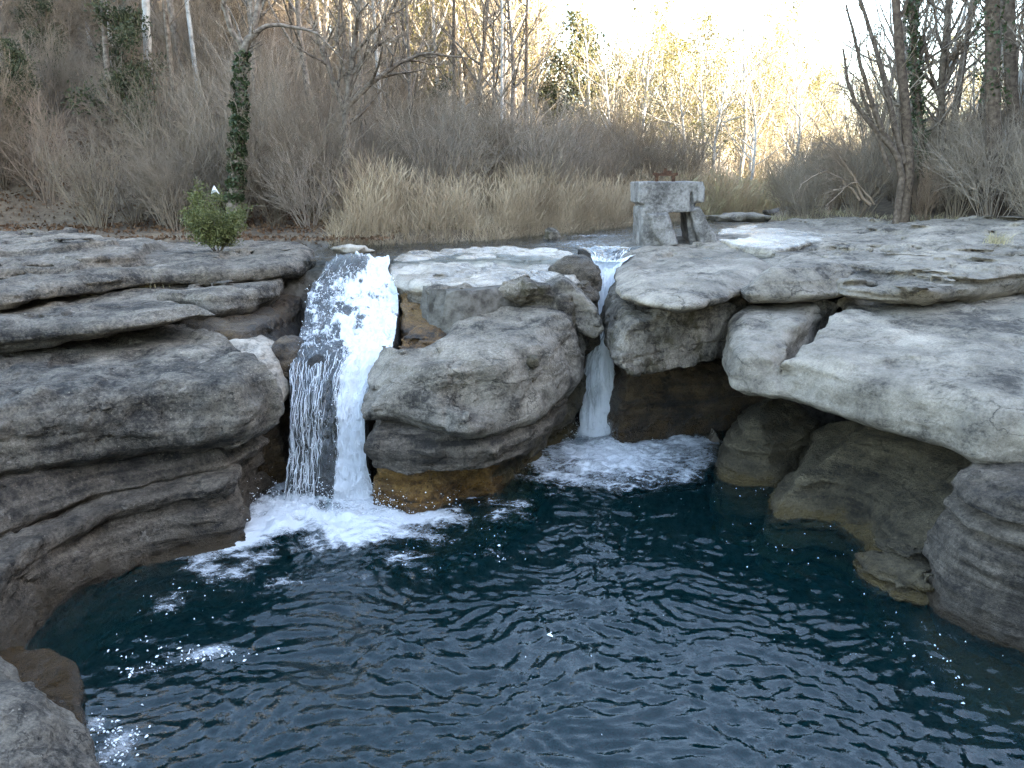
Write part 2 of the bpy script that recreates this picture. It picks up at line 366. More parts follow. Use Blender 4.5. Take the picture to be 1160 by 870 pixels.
def sdf_mesh(name, prims, h=.05, k=.12, cuts=(), carve=(), amp=1.0, strata=1.0, seed=0, pad=.35, clip=None, facet=.7):
    h = h*HK
    clip = clip or (np.array([-13, 2.4, -1.1]), np.array([14.6, 50, 9]))
    lo = np.min([p.lo for p in prims], 0)-pad; hi = np.max([p.hi for p in prims], 0)+pad
    if clip is not None: lo = np.maximum(lo, clip[0]); hi = np.minimum(hi, clip[1])
    n = np.ceil((hi-lo)/h).astype(int)+1
    xs = (lo[0]+h*np.arange(n[0])).astype(f32)[:, None, None]; ys = (lo[1]+h*np.arange(n[1])).astype(f32)[None, :, None]; zs = (lo[2]+h*np.arange(n[2])).astype(f32)[None, None, :]
    X = np.broadcast_to(xs, (n[0], n[1], 1)); Y = np.broadcast_to(ys, (n[0], n[1], 1)); Z = zs
    XX = np.broadcast_to(xs, tuple(n)); YY = np.broadcast_to(ys, tuple(n)); ZZ = np.broadcast_to(zs, tuple(n))
    D = None
    for p in prims:
        d = p.d(XX, YY, ZZ); D = d if D is None else (smin(D, d, k) if k > 0 else np.minimum(D, d))
    D = np.array(np.broadcast_to(D, tuple(n)), f32)
    for (c, nrm, kk) in cuts:
        nrm = np.array(nrm, float); nrm /= np.linalg.norm(nrm)
        d = (XX-c[0])*nrm[0]+(YY-c[1])*nrm[1]+(ZZ-c[2])*nrm[2]
        D = -smin(-D, -d, kk)
    for (e, kk) in carve:
        D = -smin(-D, e.d(XX, YY, ZZ), kk)
    band = np.abs(D) < .34*max(amp, strata, .7)
    i, j, kq = np.nonzero(band)
    x, y, z = xs[i, 0, 0], ys[0, j, 0], zs[0, 0, kq]; dv = D[i, j, kq]; CH = 60000
    jobs = [slice(q, min(q+CH, len(x))) for q in range(0, len(x), CH)]
    with ThreadPoolExecutor(2) as ex:
        for sl_, r_ in zip(jobs, ex.map(lambda q: relief(x[q], y[q], z[q], dv[q], amp, strata, facet, seed*13.7), jobs)): dv[sl_] = r_
    D[i, j, kq] = dv
    D[0], D[-1] = np.maximum(D[0], .01), np.maximum(D[-1], .01)
    D[:, 0] = np.maximum(D[:, 0], .01); D[:, -1] = np.maximum(D[:, -1], .01); D[..., 0] = np.maximum(D[..., 0], .01); D[..., -1] = np.maximum(D[..., -1], .01)
    V, Q = surface_nets(D, lo, h)
    return V, Q
_seed = [0]
def rock(name, label, mat, prims, cat='rock', group=None, parent=None, **kw):
    _seed[0] += 1
    kw.setdefault('seed', _seed[0])
    V, Q = sdf_mesh(name, prims, **kw)
    if 'PROF' in os.environ: print(label[:40], len(V), round(time.time()-T0, 1))
    V, c = centred(V)
    o = obj(name, mesh_np(name, V, Q), M[mat], parent, c)
    if parent is None: tag(o, label, cat, group)
    return o
def L(z, *uv): return [P2(u, v, z) for u, v in uv]

#ROCKS#
CLL = (np.array([-10, 2.4, -.9]), np.array([0, 14, 9])); CLR = (np.array([2, 5, -.9]), np.array([9.6, 15.2, 9]))
# ================================================================= LEFT BANK
rock('rock_slab', 'broad flat grey rock slab under the small green shrub, topmost on the left', 'grey',
     [Slab(L(3.2, (-160, 345), (0, 338), (100, 326), (180, 318), (250, 314), (310, 309), (345, 302), (360, 291)) + L(3.4, (357, 281), (335, 275)) + [(-6.6, 19.8), (-10, 19.6), (-16, 18.5), (-16, 13)],
           [(-4.2, 16, 3.42), (-5, 19.5, 3.47), (-12, 14, 3.36)], 3.02, r=0.066, prof=[(0, .12), (.3, 0), (.7, .02), (1, .2)])],
     h=.05, amp=.7, strata=1.0)
rock('rock_slab', 'thin cracked grey rock layer directly beneath the broad slab with the green shrub', 'grey',
     [Slab(L(2.8, (-150, 352), (0, 352), (100, 350), (180, 351), (240, 353), (285, 347), (318, 333), (338, 316)) + [(-4.4, 17), (-12, 17)], 3.06, 2.58, r=0.084, prof=[(0, .25), (.4, .02), (1, .06)])],
     h=.05, amp=.8)
rock('rock_slab', 'stepped thin grey layers on the back left of the flat shrub slab', 'grey',
     [Slab(L(3.5, (-160, 316), (0, 306), (60, 303), (105, 300), (150, 294), (165, 287)) + [(-9, 19), (-16, 18)], 3.6, 3.3, r=0.036, prof=[(0, 0), (1, .15)]),
      Slab(L(3.6, (-160, 300), (0, 289), (50, 288), (100, 285), (130, 280)) + [(-12, 20), (-18, 18)], 3.72, 3.4, r=0.030)],
     h=.05, amp=.6, strata=1.2)
rock('rock_slab', 'long low grey slab with a rounded nose jutting right above a dark gap', 'grey',
     [Slab(L(2.72, (-200, 398), (-60, 392), (0, 388), (60, 384), (120, 380), (180, 373), (222, 366), (240, 366)) + L(2.9, (238, 352), (180, 341)) + [(-6.5, 15), (-14, 15)],
           [(-6, 12.3, 2.98), (-8, 15.3, 3.12), (-9, 12, 3.0)], [(-6, 12, 2.66), (-8, 11, 2.5), (-8, 15, 2.55)], r=0.102, prof=[(0, .3), (.45, 0), (1, .12)])],
     h=.042, amp=.6, strata=.9)
rock('boulder', 'massive grey rock block with a blunt rounded end, left of the broad cascade', 'grey',
     [Slab(L(1.7, (-200, 560), (-80, 533), (0, 518), (60, 507), (130, 495), (190, 486), (240, 483), (278, 478), (303, 462)) + L(2.1, (312, 430)) + [(-4.2, 12.0), (-6, 13.4), (-14, 13)],
           [(-5, 10.2, 2.34), (-5, 12.5, 2.5), (-9, 9.5, 2.36)], [(-4.5, 10, 1.2), (-7, 8.5, 1.28), (-8, 12, 1.25)], r=0.192, prof=[(0, .32), (.2, .06), (.5, 0), (.8, .06), (1, .18)])],
     h=.04, amp=1.0, strata=.5, clip=CLL)
rock('rock_ledge', 'thin curved grey ledge band under the massive left rock block', 'greyd',
     [Slab(L(.85, (-200, 665), (-60, 626), (0, 610), (60, 588), (120, 566), (180, 554), (235, 543), (268, 531)) + [(-4.6, 12), (-12, 12)], 1.32, [(-4.6, 10, .72), (-7, 8.4, .66), (-7, 11, .7)], r=0.072, prof=[(0, .2), (.4, 0), (1, .35)])],
     h=.04, amp=.7, clip=CLL)
rock('rock_wall', 'dark concave rock wall curving down into the pool at lower left', 'greyd',
     [Slab(L(0, (-120, 850), (-10, 765), (30, 726), (48, 703), (95, 668), (150, 645), (210, 629), (262, 619), (286, 600), (284, 570)) + [(-4.2, 12.2), (-8, 12), (-12, 7), (-9, 5)],
           .86, -1.6, r=0.096, prof=[(0, .0), (.62, 0), (.68, .02), (.78, .16), (.9, .2), (1, .12)])],
     h=.04, amp=.9, strata=1.2, clip=CLL)
rock('boulder', 'smooth pale washed boulder wedged beside the broad cascade', 'pale',
     [Ell(P(268, 410, y=12.75), (.8, .7, .40), .3, .22), Ell(P(300, 424, y=12.35), (.3, .42, .36), 0, .3), Ell(P(306, 448, y=12.1), (.22, .32, .2), 0, .4)], facet=.3, h=.032, k=.2, amp=.5, strata=.1)
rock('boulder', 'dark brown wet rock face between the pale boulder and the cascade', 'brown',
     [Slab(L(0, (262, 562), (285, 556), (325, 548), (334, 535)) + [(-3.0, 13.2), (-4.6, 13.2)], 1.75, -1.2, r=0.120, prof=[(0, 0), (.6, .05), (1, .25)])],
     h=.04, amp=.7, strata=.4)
rock('rock_wall', 'reddish brown rock wall in shade under the layered left slabs', 'brown',
     [Slab(L(2.2, (215, 398), (265, 402), (310, 392), (338, 372)) + L(2.75, (345, 330)) + [(-4.1, 16.2), (-5.6, 15.4), (-6, 13.4)], 2.62, 1.0, r=0.120, prof=[(0, -.1), (.5, .1), (1, .25)])], h=.05, amp=.9, strata=.7)
rock('boulder', 'small dark wet stone at the left rim of the cascade', 'brown',
     [Ell(P(322, 412, y=12.7), (.26, .35, .42)), Ell(P(330, 395, y=12.9), (.2, .3, .2))], h=.035, k=.1, amp=.6, strata=.3)
rock('boulder', 'grey rough foreground rock in the bottom left corner', 'grey',
     [Ell(P(-30, 880, z=.35), (.72, .8, .62), .4), Ell(P(-90, 830, z=.25), (.8, .95, .6), .4), Ell(P(20, 930, z=.2), (.62, .7, .5))], facet=.3, h=.03, k=.25, amp=.7, strata=.3)
rock('rock_ledge', 'brown wet ledge at the waterline around the bottom left rock', 'brown',
     [Slab(L(.12, (-40, 735), (20, 727), (55, 732), (85, 762), (96, 800), (110, 850), (125, 900), (120, 980), (-120, 980), (-150, 800)), .16, -1.4, r=0.090)], h=.04, amp=.7, strata=.4)

# ================================================================= CENTRE
rock('boulder', 'big blunt grey boulder standing between the two waterfalls', 'mid',
     [Slab(L(1.5, (388, 462), (396, 478)) + L(1.25, (424, 494), (470, 496), (530, 504), (585, 494), (622, 476)) + L(1.6, (648, 430)) + L(2.2, (660, 385), (655, 362)) + L(2.6, (600, 350), (520, 353), (470, 372)) + L(2.05, (420, 406), (394, 438)),
           [(-1.2, 11.5, 2.36), (.3, 11.6, 2.36), (-1.5, 13.6, 2.66), (.8, 13.8, 2.74)], [(-1.5, 11.3, 1.3), (.4, 11.2, 1.1), (0, 13.5, 1.2)], r=0.180, prof=[(0, .28), (.25, .0), (.55, .06), (.85, .2), (1, .36)])],
     h=.035, amp=.65, strata=.3, facet=.9,
     carve=[(Ell(P(545, 442, y=10.95), (.5, .3, .34), 0, .3), .3), (Ell(P(470, 405, y=11.35), (.5, .35, .1), 0, .1), .12)],
     cuts=[(P(625, 440, y=12.1), (.75, -.62, .2), .15), (P(425, 420, y=11.9), (-.7, -.3, .64), .12)])
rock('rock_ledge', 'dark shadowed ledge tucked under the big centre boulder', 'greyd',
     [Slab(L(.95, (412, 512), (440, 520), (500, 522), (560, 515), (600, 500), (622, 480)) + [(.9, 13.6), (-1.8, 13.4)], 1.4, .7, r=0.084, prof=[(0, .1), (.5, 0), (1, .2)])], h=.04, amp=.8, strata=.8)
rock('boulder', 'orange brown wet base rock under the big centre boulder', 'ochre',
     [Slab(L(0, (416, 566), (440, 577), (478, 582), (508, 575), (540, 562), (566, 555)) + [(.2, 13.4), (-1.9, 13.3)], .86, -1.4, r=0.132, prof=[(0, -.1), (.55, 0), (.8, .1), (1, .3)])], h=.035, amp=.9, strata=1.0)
rock('boulder', 'grey brown angular rock at the water below the centre boulder, beside the narrow fall', 'olive',
     [Slab(L(0, (545, 556), (575, 547), (602, 530), (613, 510), (640, 500), (655, 490)) + [(1.2, 15.4), (-.2, 14)], .95, -1.4, r=0.096, prof=[(0, -.1), (.6, 0), (1, .25)]),
      Slab(L(.8, (600, 505), (625, 478), (655, 455), (660, 440)) + [(1.1, 15.2), (0, 14)], 2.3, .5, r=0.090)], h=.04, k=.1, amp=.9, strata=.8)
rock('rock_ledge', 'wet white topped rock ledge between the two waterfalls', 'wetpale',
     [Slab(L(3.1, (434, 309), (455, 318), (500, 323), (560, 322), (620, 318), (660, 313), (672, 304)) + L(3.3, (672, 292), (640, 286), (540, 285), (460, 288), (438, 294)),
           [(-1, 14.4, 3.12), (1, 14.4, 3.1), (0, 16.8, 3.27)], 2.82, r=0.072, prof=[(0, .12), (.4, 0), (1, .12)])], h=.04, amp=.75, strata=.6)
rock('rock_ledge', 'lower brownish ledge with mossy crack behind the centre boulder', 'streak',
     [Slab(L(2.7, (446, 338), (480, 345), (540, 345), (600, 350), (650, 352), (666, 340)) + [(1.6, 16.6), (-2.4, 16.6)], 2.98, 1.8, r=0.090, prof=[(0, 0), (.5, .05), (1, .15)]),
      Ell(P(520, 330, y=14.0), (.42, .35, .2)), Ell(P(595, 330, y=14.0), (.5, .35, .24))], h=.04, k=.06, amp=1.0, strata=.9)
rock('rock_wall', 'ochre stained channel wall on the right side of the cascade', 'ochre',
     [Slab([P2(438, 418, y=12.5), P2(444, 400, y=12.9), P2(451, 372, y=13.6), P2(454, 345, y=14.6), P2(447, 318, y=15.6), P2(440, 300, y=16.1), (-1.7, 16.1), (-1.4, 14.5), (-1.1, 13)], [(-2, 12.6, 2.05), (-2, 14.2, 2.62), (-2.2, 15.8, 3.02), (-1.2, 13, 2.2)], .6, r=0.084, prof=[(0, -.15), (.5, 0), (1, .08)])], h=.04, amp=.8, strata=.8)
q = lambda u, v: (P(u, v, y=14.05)[0], P(u, v, y=14.05)[2])
rock('boulder', 'wedge shaped grey stone leaning against the top of the narrow chute', 'smooth',
     [Prism([q(613, 338), q(618, 324), q(637, 313), q(650, 322), q(676, 352), q(684, 374), q(672, 384), q(655, 372), q(640, 352)], 13.95, 14.75, r=0.072)], h=.03, amp=.6, strata=.25)
rock('boulder', 'dark wet rock bulging over the left side of the narrow chute', 'bedrock',
     [Ell(P(652, 312, y=15.9), (.5, .6, .42)), Ell(P(664, 372, y=15.3), (.28, .5, .7))], h=.04, k=.1, amp=.8, strata=.3)

# ================================================================= RIGHT BANK
rock('boulder', 'smooth rounded grey rock carrying the concrete sluice block', 'smooth',
     [Slab(L(3.05, (694, 306), (698, 326), (725, 338), (765, 344), (810, 341), (850, 326)) + L(3.3, (884, 300)) + [(5.6, 17.5), (6.4, 20.4), (3.0, 20.6), (2.3, 18.4)],
           [(3, 15.0, 3.26), (5, 15, 3.3), (4, 19, 3.46), (2.4, 18.5, 3.36)], 2.84, r=0.144, prof=[(0, .3), (.3, .05), (.6, .05), (1, .35)])], facet=.45, h=.042, amp=.7, strata=.35,
     carve=[(Ell(P(748, 292, y=16.6), (.12, 1.3, .1), -.5), .1)])
rock('boulder', 'square grey stained rock hanging over the dark hollow beside the narrow fall', 'streak',
     [Slab(L(2.2, (690, 372), (700, 394), (750, 404), (800, 404), (826, 392)) + L(2.7, (832, 352)) + [(5.2, 16), (2.2, 16.2)] + L(2.7, (690, 344)), [(3, 14, 2.76), (4, 14, 2.78), (3, 16, 2.86)], 1.72, r=0.096, prof=[(0, .2), (.25, 0), (.6, .0), (1, .15)])],
     h=.038, amp=.95, strata=.6, cuts=[(P(800, 370, y=13.6), (.5, -.85, .1), .1)])
rock('boulder', 'lens shaped grey rock lying behind the tall smooth column of rock', 'smooth',
     [Slab(L(2.98, (841, 333), (870, 337), (930, 336), (985, 328), (1008, 312)) + L(3.35, (1002, 296), (930, 288), (880, 292)), 3.42, 2.86, r=0.120, prof=[(0, .15), (.3, 0), (1, .4)])], h=.04, amp=.6, strata=.9)
rock('rock_slab', 'long layered grey slab with dark undercut on the right bank', 'smooth',
     [Slab(L(3.02, (948, 333), (1000, 338), (1060, 339), (1110, 336), (1160, 332), (1240, 330)) + [(13, 13), (14, 17.5), (8, 17.2), (6.0, 15.6)], [(7, 14, 3.34), (11, 13, 3.45), (9, 17, 3.62)], 2.92, r=0.078, prof=[(0, .25), (.3, .05), (.6, 0), (1, .25)]),
      Slab(L(3.4, (1010, 318), (1080, 316), (1160, 308), (1240, 305)) + [(14, 15), (14, 18), (9, 17.5)], [(9, 15, 3.56), (12, 14, 3.66), (11, 18, 3.85)], 3.25, r=0.060, prof=[(0, .25), (.5, 0), (1, .2)])],
     h=.042, k=.04, amp=.7, strata=1.1)
rock('rock_slab', 'huge smooth grey slab overhanging the pool on the right', 'smooth',
     [Slab(L(1.95, (820, 424), (832, 436), (870, 441), (910, 446), (960, 462)) + L(1.75, (1010, 492), (1060, 503), (1100, 518), (1150, 524), (1230, 528), (1330, 532)) + [(12.5, 10), (14.5, 14.2), (9, 14.8), (5.6, 14.6)] + L(2.8, (838, 340)) + L(2.35, (822, 382)),
           [P(838, 340, z=2.78), P(1150, 337, z=2.95), P(910, 440, z=2.36), P(1100, 470, z=2.3), P(1160, 470, z=2.42)], [(4.5, 12.5, 1.84), (6, 9.4, 1.52), (9, 9.5, 1.66), (8, 13, 1.7)], r=0.156, prof=[(0, .2), (.2, .03), (.5, 0), (.8, .06), (1, .2)])],
     facet=.45, h=.045, amp=.6, strata=.35,
     carve=[(Ell(P(926, 385, y=13.0), (.2, 1.7, .5), -.58), .25), (Ell(P(1140, 400, y=12.2), (.9, .5, .2), .6), .3)])
rock('rock_shelf', 'wide pale rock shelf sloping up to the scrub behind the right slabs', 'smooth',
     [Slab([(5.3, 16.2), (8, 15.2), (12, 14.5), (16, 14.5), (17, 19), (13.5, 20.5), (11.5, 22.6), (9.8, 25.5), (7.6, 25.2), (6.2, 21)], [(6, 16.5, 3.36), (12, 15.5, 3.72), (8, 24, 3.52), (13, 19, 4.02)], 2.6, r=0.090)], h=.06, amp=.8, strata=1.4)
rock('rock_slab', 'pale bare flat rock at the river edge right of the sluice block', 'wetpale',
     [Slab(L(3.5, (812, 272), (868, 281), (925, 276), (962, 260), (905, 252), (832, 257)), 3.53, 3.1, r=.05)], h=.05, amp=.5, strata=.5, facet=.3)
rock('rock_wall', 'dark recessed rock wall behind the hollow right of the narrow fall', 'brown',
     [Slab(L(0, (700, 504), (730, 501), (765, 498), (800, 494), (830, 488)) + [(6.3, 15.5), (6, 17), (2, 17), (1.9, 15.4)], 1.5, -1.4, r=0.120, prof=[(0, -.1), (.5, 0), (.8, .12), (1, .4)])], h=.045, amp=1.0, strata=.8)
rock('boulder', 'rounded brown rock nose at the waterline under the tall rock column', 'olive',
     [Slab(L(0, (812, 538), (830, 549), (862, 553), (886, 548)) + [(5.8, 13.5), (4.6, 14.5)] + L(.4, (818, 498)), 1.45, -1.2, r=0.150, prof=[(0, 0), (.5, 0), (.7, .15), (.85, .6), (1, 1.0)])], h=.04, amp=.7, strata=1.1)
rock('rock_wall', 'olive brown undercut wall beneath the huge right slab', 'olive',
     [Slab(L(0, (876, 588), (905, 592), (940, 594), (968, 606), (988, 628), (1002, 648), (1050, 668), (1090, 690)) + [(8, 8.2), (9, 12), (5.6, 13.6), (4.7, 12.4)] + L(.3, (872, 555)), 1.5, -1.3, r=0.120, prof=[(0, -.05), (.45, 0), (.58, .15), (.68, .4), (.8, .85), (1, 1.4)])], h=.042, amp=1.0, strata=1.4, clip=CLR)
rock('boulder', 'small layered stones at the foot of the undercut right wall', 'olive',
     [Ell(P(1040, 628, y=9.0), (.42, .4, .16), .4, 0, 2.6), Ell(P(1040, 655, y=8.75), (.4, .36, .14), .4, 0, 2.6), Ell(P(1008, 655, z=.05), (.22, .36, .22), .6, .3, 2.5)], h=.032, k=.05, amp=.6, strata=1.0)
rock('boulder', 'grey layered block rising from the water at the right edge', 'greyd',
     [Slab(L(0, (1057, 694), (1064, 702), (1100, 722), (1160, 745), (1260, 785)) + [(9.5, 5.5), (9.5, 9.5), (5.9, 9.5), (P2(1057, 694, 0)[0]+.12, P2(1057, 694, 0)[1]+.6)], [(5.2, 8, 1.62), (6.3, 7.4, 1.72), (6.5, 9, 1.72)], -1.4, r=.06, prof=[(0, 0), (.46, 0), (.74, .05), (.79, .08), (.81, .3), (.83, .3), (.845, .1), (.875, .12), (.89, .32), (.905, .32), (.92, .14), (1, .24)], smooth=False)], h=.034, amp=.45, strata=1.0, facet=.5, clip=CLR)
rock('rock_ledge', 'rusty brown ledge just under water at the right edge', 'ochre',
     [Slab(L(-.1, (985, 650), (1030, 690), (1052, 720), (1080, 752), (1120, 782), (1160, 800), (1240, 830)) + [(9, 5), (9, 9), (6, 9.5)], [(5, 8, -.12), (5.6, 7.2, -.08), (4.7, 7.2, -.45)], -1.6, r=0.108)], h=.045, amp=.7, strata=.5, clip=CLR)
rock('boulder', 'small white pointed stone at the water edge right of the narrow fall', 'pale',
     [Prism([(P(798, 493, y=14.3)[0], -.1), (P(806, 485, y=14.3)[0], .14), (P(809, 479, y=14.3)[0], .27), (P(815, 492, y=14.3)[0], .05), (P(816, 496, y=14.3)[0], -.1)], 14.15, 14.45, r=0.018)], h=.02, amp=.15, strata=.05)
for (u, v, z, r, lab, mt) in [(624, 266, 3.42, (.2, .25, .24), 'small upright mossy stone standing in the upper river', 'streak'), (391, 282, 3.4, (.55, .3, .12), 'flat pale stone at the top left lip of the cascade', 'pale'),
                              (560, 262, 3.36, (.7, .3, .12), 'low dark stone at the foot of the reeds', 'bedrock'), (838, 247, 3.42, (1.4, .5, .14), 'low dark flat rock in the river behind the sluice block', 'smooth'),
                              (905, 242, 3.5, (1.9, .6, .3), 'dark undercut bank rock at the far bend of the river', 'bedrock')]:
    rock('stone', lab, mt, [Ell(P(u, v, z=z), r, .2, 0, 2.5)], h=.05 if r[0] < 1 else .08, amp=.6, strata=.4)
print('rocks', round(time.time()-T0, 1))
#END_ROCKS#

# ================================================================= SLUICE BLOCK
def concrete_mat():
    t = NT('weathered_concrete'); p = t.pos()
    a = t.noise(p, 1.6, 8, .65); b = t.noise(t.scaled(p, 4, 4, .8), 1, 5, .6); c = t.noise(p, 16, 6, .7)
    col = t.ramp(t.math('MULTIPLY_ADD', a, .6, t.math('MULTIPLY', c, .4)), [(.38, (.055, .05, .046)), (.47, (.135, .124, .114)), (.57, (.26, .242, .225))])
    col = t.mix(t.math('MULTIPLY', t.step(b, .5, .7), .65), col, (.09, .085, .075))
    bu = t.n('Bump', {'Height': t.math('MULTIPLY_ADD', a, .8, t.math('MULTIPLY', c, .5)), 'Distance': .05, 'Strength': .9}).outputs[0]
    t.surf(t.n('BsdfPrincipled', {'Base Color': col, 'Roughness': .9, 'Specular IOR Level': .2, 'Normal': bu}).outputs[0]); return t.m
M['concrete'] = concrete_mat()
YB = 18.7
def qb(u, v, y=YB): p = P(u, v, y=y); return (p[0], p[2])
base = P(762, 277, y=YB)
sl = tag(empty('sluice_block', base), 'weathered concrete sluice block with an opening, standing on the rounded rock', 'sluice')
def part_rock(name, mat, prims, parent, **kw):
    V, Q = sdf_mesh(name, prims, **kw); V = V - np.array(parent.location, f32)
    return obj(name, mesh_np(name, V, Q), M[mat], parent)
part_rock('lintel', 'concrete', [Prism([qb(724, 206), qb(797, 205.5), qb(799, 214), qb(797.5, 229), qb(790, 231), qb(788, 240), qb(730, 241.5), qb(730, 233), qb(724.5, 230)], YB, YB+1.5, r=.025)], sl, h=.026, facet=0, amp=.1, strata=.1,
          carve=[(Ell((qb(784, 228)[0], YB-.03, qb(784, 228)[1]), (.04, .16, .2), 0, .1), .04), (Ell((qb(790, 233)[0], YB-.03, qb(790, 233)[1]), (.08, .15, .1)), .05)])
part_rock('pier', 'concrete', [Prism([qb(727, 235), qb(757, 235), qb(757, 241), qb(769, 276), qb(769, 282), qb(727.5, 282)], YB+.02, YB+1.4, r=.03),
                               Prism([qb(734, 242), qb(755, 241.5), qb(767, 277), qb(752, 280), qb(742, 268)], YB-.2, YB+.3, r=.06)], sl, h=.026, facet=.1, k=.06, amp=.2, strata=.15)
part_rock('pier', 'concrete', [Prism([qb(783, 235), qb(794, 235), qb(802, 252), qb(812, 267), qb(813, 282), qb(797, 282), qb(789, 260)], YB+.05, YB+1.4, r=.05),
                               Prism([qb(781, 236), qb(792, 236), qb(801, 268), qb(803, 280), qb(786, 280)], YB+.4, YB+1.3, r=.04)], sl, h=.026, facet=.1, k=.06, amp=.25, strata=.15)
def box_mesh(name, boxes, jit=0.0):
    V = []; Fc = []
    for (c, s, rz) in boxes:
        n = len(V); ca, sa = math.cos(rz), math.sin(rz)
        for dz in (-1, 1):
            for dx, dy in ((-1, -1), (1, -1), (1, 1), (-1, 1)):
                x, y, z = dx*s[0], dy*s[1], dz*s[2]
                V.append((c[0]+ca*x-sa*y, c[1]+sa*x+ca*y, c[2]+z))
        Fc += [(n+3, n+2, n+1, n), (n+4, n+5, n+6, n+7), (n, n+1, n+5, n+4), (n+1, n+2, n+6, n+5), (n+2, n+3, n+7, n+6), (n+3, n, n+4, n+7)]
    return mesh_np(name, V, np.array(Fc), smooth=False)
zt = qb(760, 205.5)[1]; g0 = qb(759, 200)[0]
def relb(boxes): return [((c[0]-base[0], c[1]-base[1], c[2]-base[2]), s, r) for c, s, r in boxes]
gw = obj('gate_winch', box_mesh('gate_winch', relb([((g0, YB+.6, zt+.155), (.26, .07, .03), .04), ((g0+.04, YB+.6, zt+.215), (.1, .05, .035), .2), ((g0, YB+.6, zt+.25), (.03, .03, .05), 0)])), M['rust'], sl)
for dx in (-.2, .2):
    obj('post', box_mesh('post', relb([((g0+dx, YB+.6, zt+.06), (.035, .05, .075), 0), ((g0+dx*1.2, YB+.6, zt+.17), (.06, .035, .03), 0)])), M['rust'], gw)

# ================================================================= TERRAIN
POOL = catmull([(-6.2, -14), (-7.6, 3), (-9.5, 8), (-12.5, 12), (-11.5, 14), (-8, 14.8), (-5.2, 15.4), (-4.5, 15.9), (-4.0, 16.25), (-2.6, 16.35), (-2.2, 15), (-1.2, 13.2), (0.6, 14.2), (.9, 15.9), (1.4, 16.4), (2.2, 16.3), (2.6, 15.9), (4.6, 15.5), (7.5, 15.0), (11, 14.2), (13, 12.5), (11, 9.0), (9, 6), (8.5, 3), (7, -14)], 4)
LB = np.array([(-60, 14), (-30, 16), (-16, 19.2), (-8, 20.2), (-4.7, 19.9), (-2.6, 20.3), (-.6, 21.4), (1.5, 24.0), (4.6, 28.4), (7.5, 32), (11.5, 35.5), (25, 43), (60, 52), (200, 70)], float)
HF = np.array([(-60, 17), (-30, 19), (-14, 22), (-7, 24.5), (-3.5, 30), (-1, 40), (1, 55), (5, 90), (14, 150), (40, 320)], float)
RB = np.array([(15.5, -60), (15, -5), (14.5, 10), (14.2, 17), (12.6, 20), (10.6, 22.8), (9.4, 25), (9.0, 29), (12, 33), (25, 39.5), (60, 48), (200, 64)], float)
def side_dist(X, Y, line, left=True):
    d = np.full(X.shape, 1e9); sgn = np.zeros(X.shape)
    for i in range(len(line)-1):
        a, b = line[i], line[i+1]; e = b-a; wx, wy = X-a[0], Y-a[1]
        t = np.clip((wx*e[0]+wy*e[1])/(e@e), 0, 1); dd = np.hypot(wx-e[0]*t, wy-e[1]*t)
        cr = e[0]*wy-e[1]*wx
        m = dd < d-1e-9; d = np.where(m, dd, d); sgn = np.where(m, np.sign(cr), sgn)
    return d*sgn*(1 if left else -1)
def hill(X, Y):
    X = np.asarray(X, float); Y = np.asarray(Y, float)
    dl = side_dist(X, Y, LB, True); dr = side_dist(X, Y, RB, False)
    n = fbm(X*.06, Y*.06, 1.7, 4); n2 = fbm(X*.5, Y*.5, 4.1, 3)
    h = np.full(X.shape, 3.08) + .05*n2
    df = side_dist(X, Y, HF, True)
    hl = 3.5 + .07*np.clip(dl, 0, 6) + .6*np.clip(df, 0, 30) + .2*np.maximum(df-30, 0) + (1.2*n+.25*n2)*np.clip(dl/15, 0, 1)
    h = np.where(dl > 0, np.maximum(h, h + (hl-h)*sstep(0, .7, dl)), h)
    far = sstep(28, 40, Y + .15*X)
    kf = .28 + .72*sstep(.64, .95, X/np.maximum(Y, 1.0))*(Y > 0) + .72*(Y <= 0)
    hr = 3.7 + .18*np.minimum(dr, 2.5) + kf*(1.15*np.maximum(dr-2.5, 0) + .2*np.maximum(dr-9, 0))*(1-.86*far)  # unseen right flank raised to shade the pool, far end cut to admit sun
    hr = np.where(far > .6, np.minimum(hr, 9.0 + .02*dr), np.minimum(hr, 48 + .1*dr)) + (1.3*n+.25*n2)*np.clip(dr/12, 0, 1)
    h = np.where(dr > 0, np.maximum(h, h + (hr-h)*sstep(0, .7, dr)), h)
    r = np.hypot(X, Y); h = h + 5*sstep(85, 230, Y)
    return h
def terrain_h(X, Y):
    h = hill(X, Y)
    d = poly_sdf(X.astype(f32), Y.astype(f32), POOL)
    t = sstep(.25, -.25, d + .12*fbm(X*1.3, Y*1.3, .3, 3))
    bed = -2.6 + .35*fbm(X*.5, Y*.5, 9.1, 3) + .9*sstep(-1.2, 0, d)
    return h*(1-t) + bed*t
def grow_axis(a, b, step, lo, hi, k=1.13, mx=6.0):
    c = list(np.arange(a, b+1e-6, step)); s = step; x = c[-1]
    while x < hi: s = min(s*k, mx); x += s; c.append(x)
    s = step; x = c[0]
    while x > lo: s = min(s*k, mx); x -= s; c.insert(0, x)
    return np.array(c)
gx = grow_axis(-9, 11, .16, -260, 260); gy = grow_axis(4, 31, .16, -160, 420)
GX, GY = np.meshgrid(gx, gy, indexing='ij')
GZ = terrain_h(GX, GY)
def grid_faces(nx, ny):
    i = np.arange(nx-1)[:, None]*ny + np.arange(ny-1)[None, :]
    return np.stack([i, i+ny, i+ny+1, i+1], -1).reshape(-1, 4)
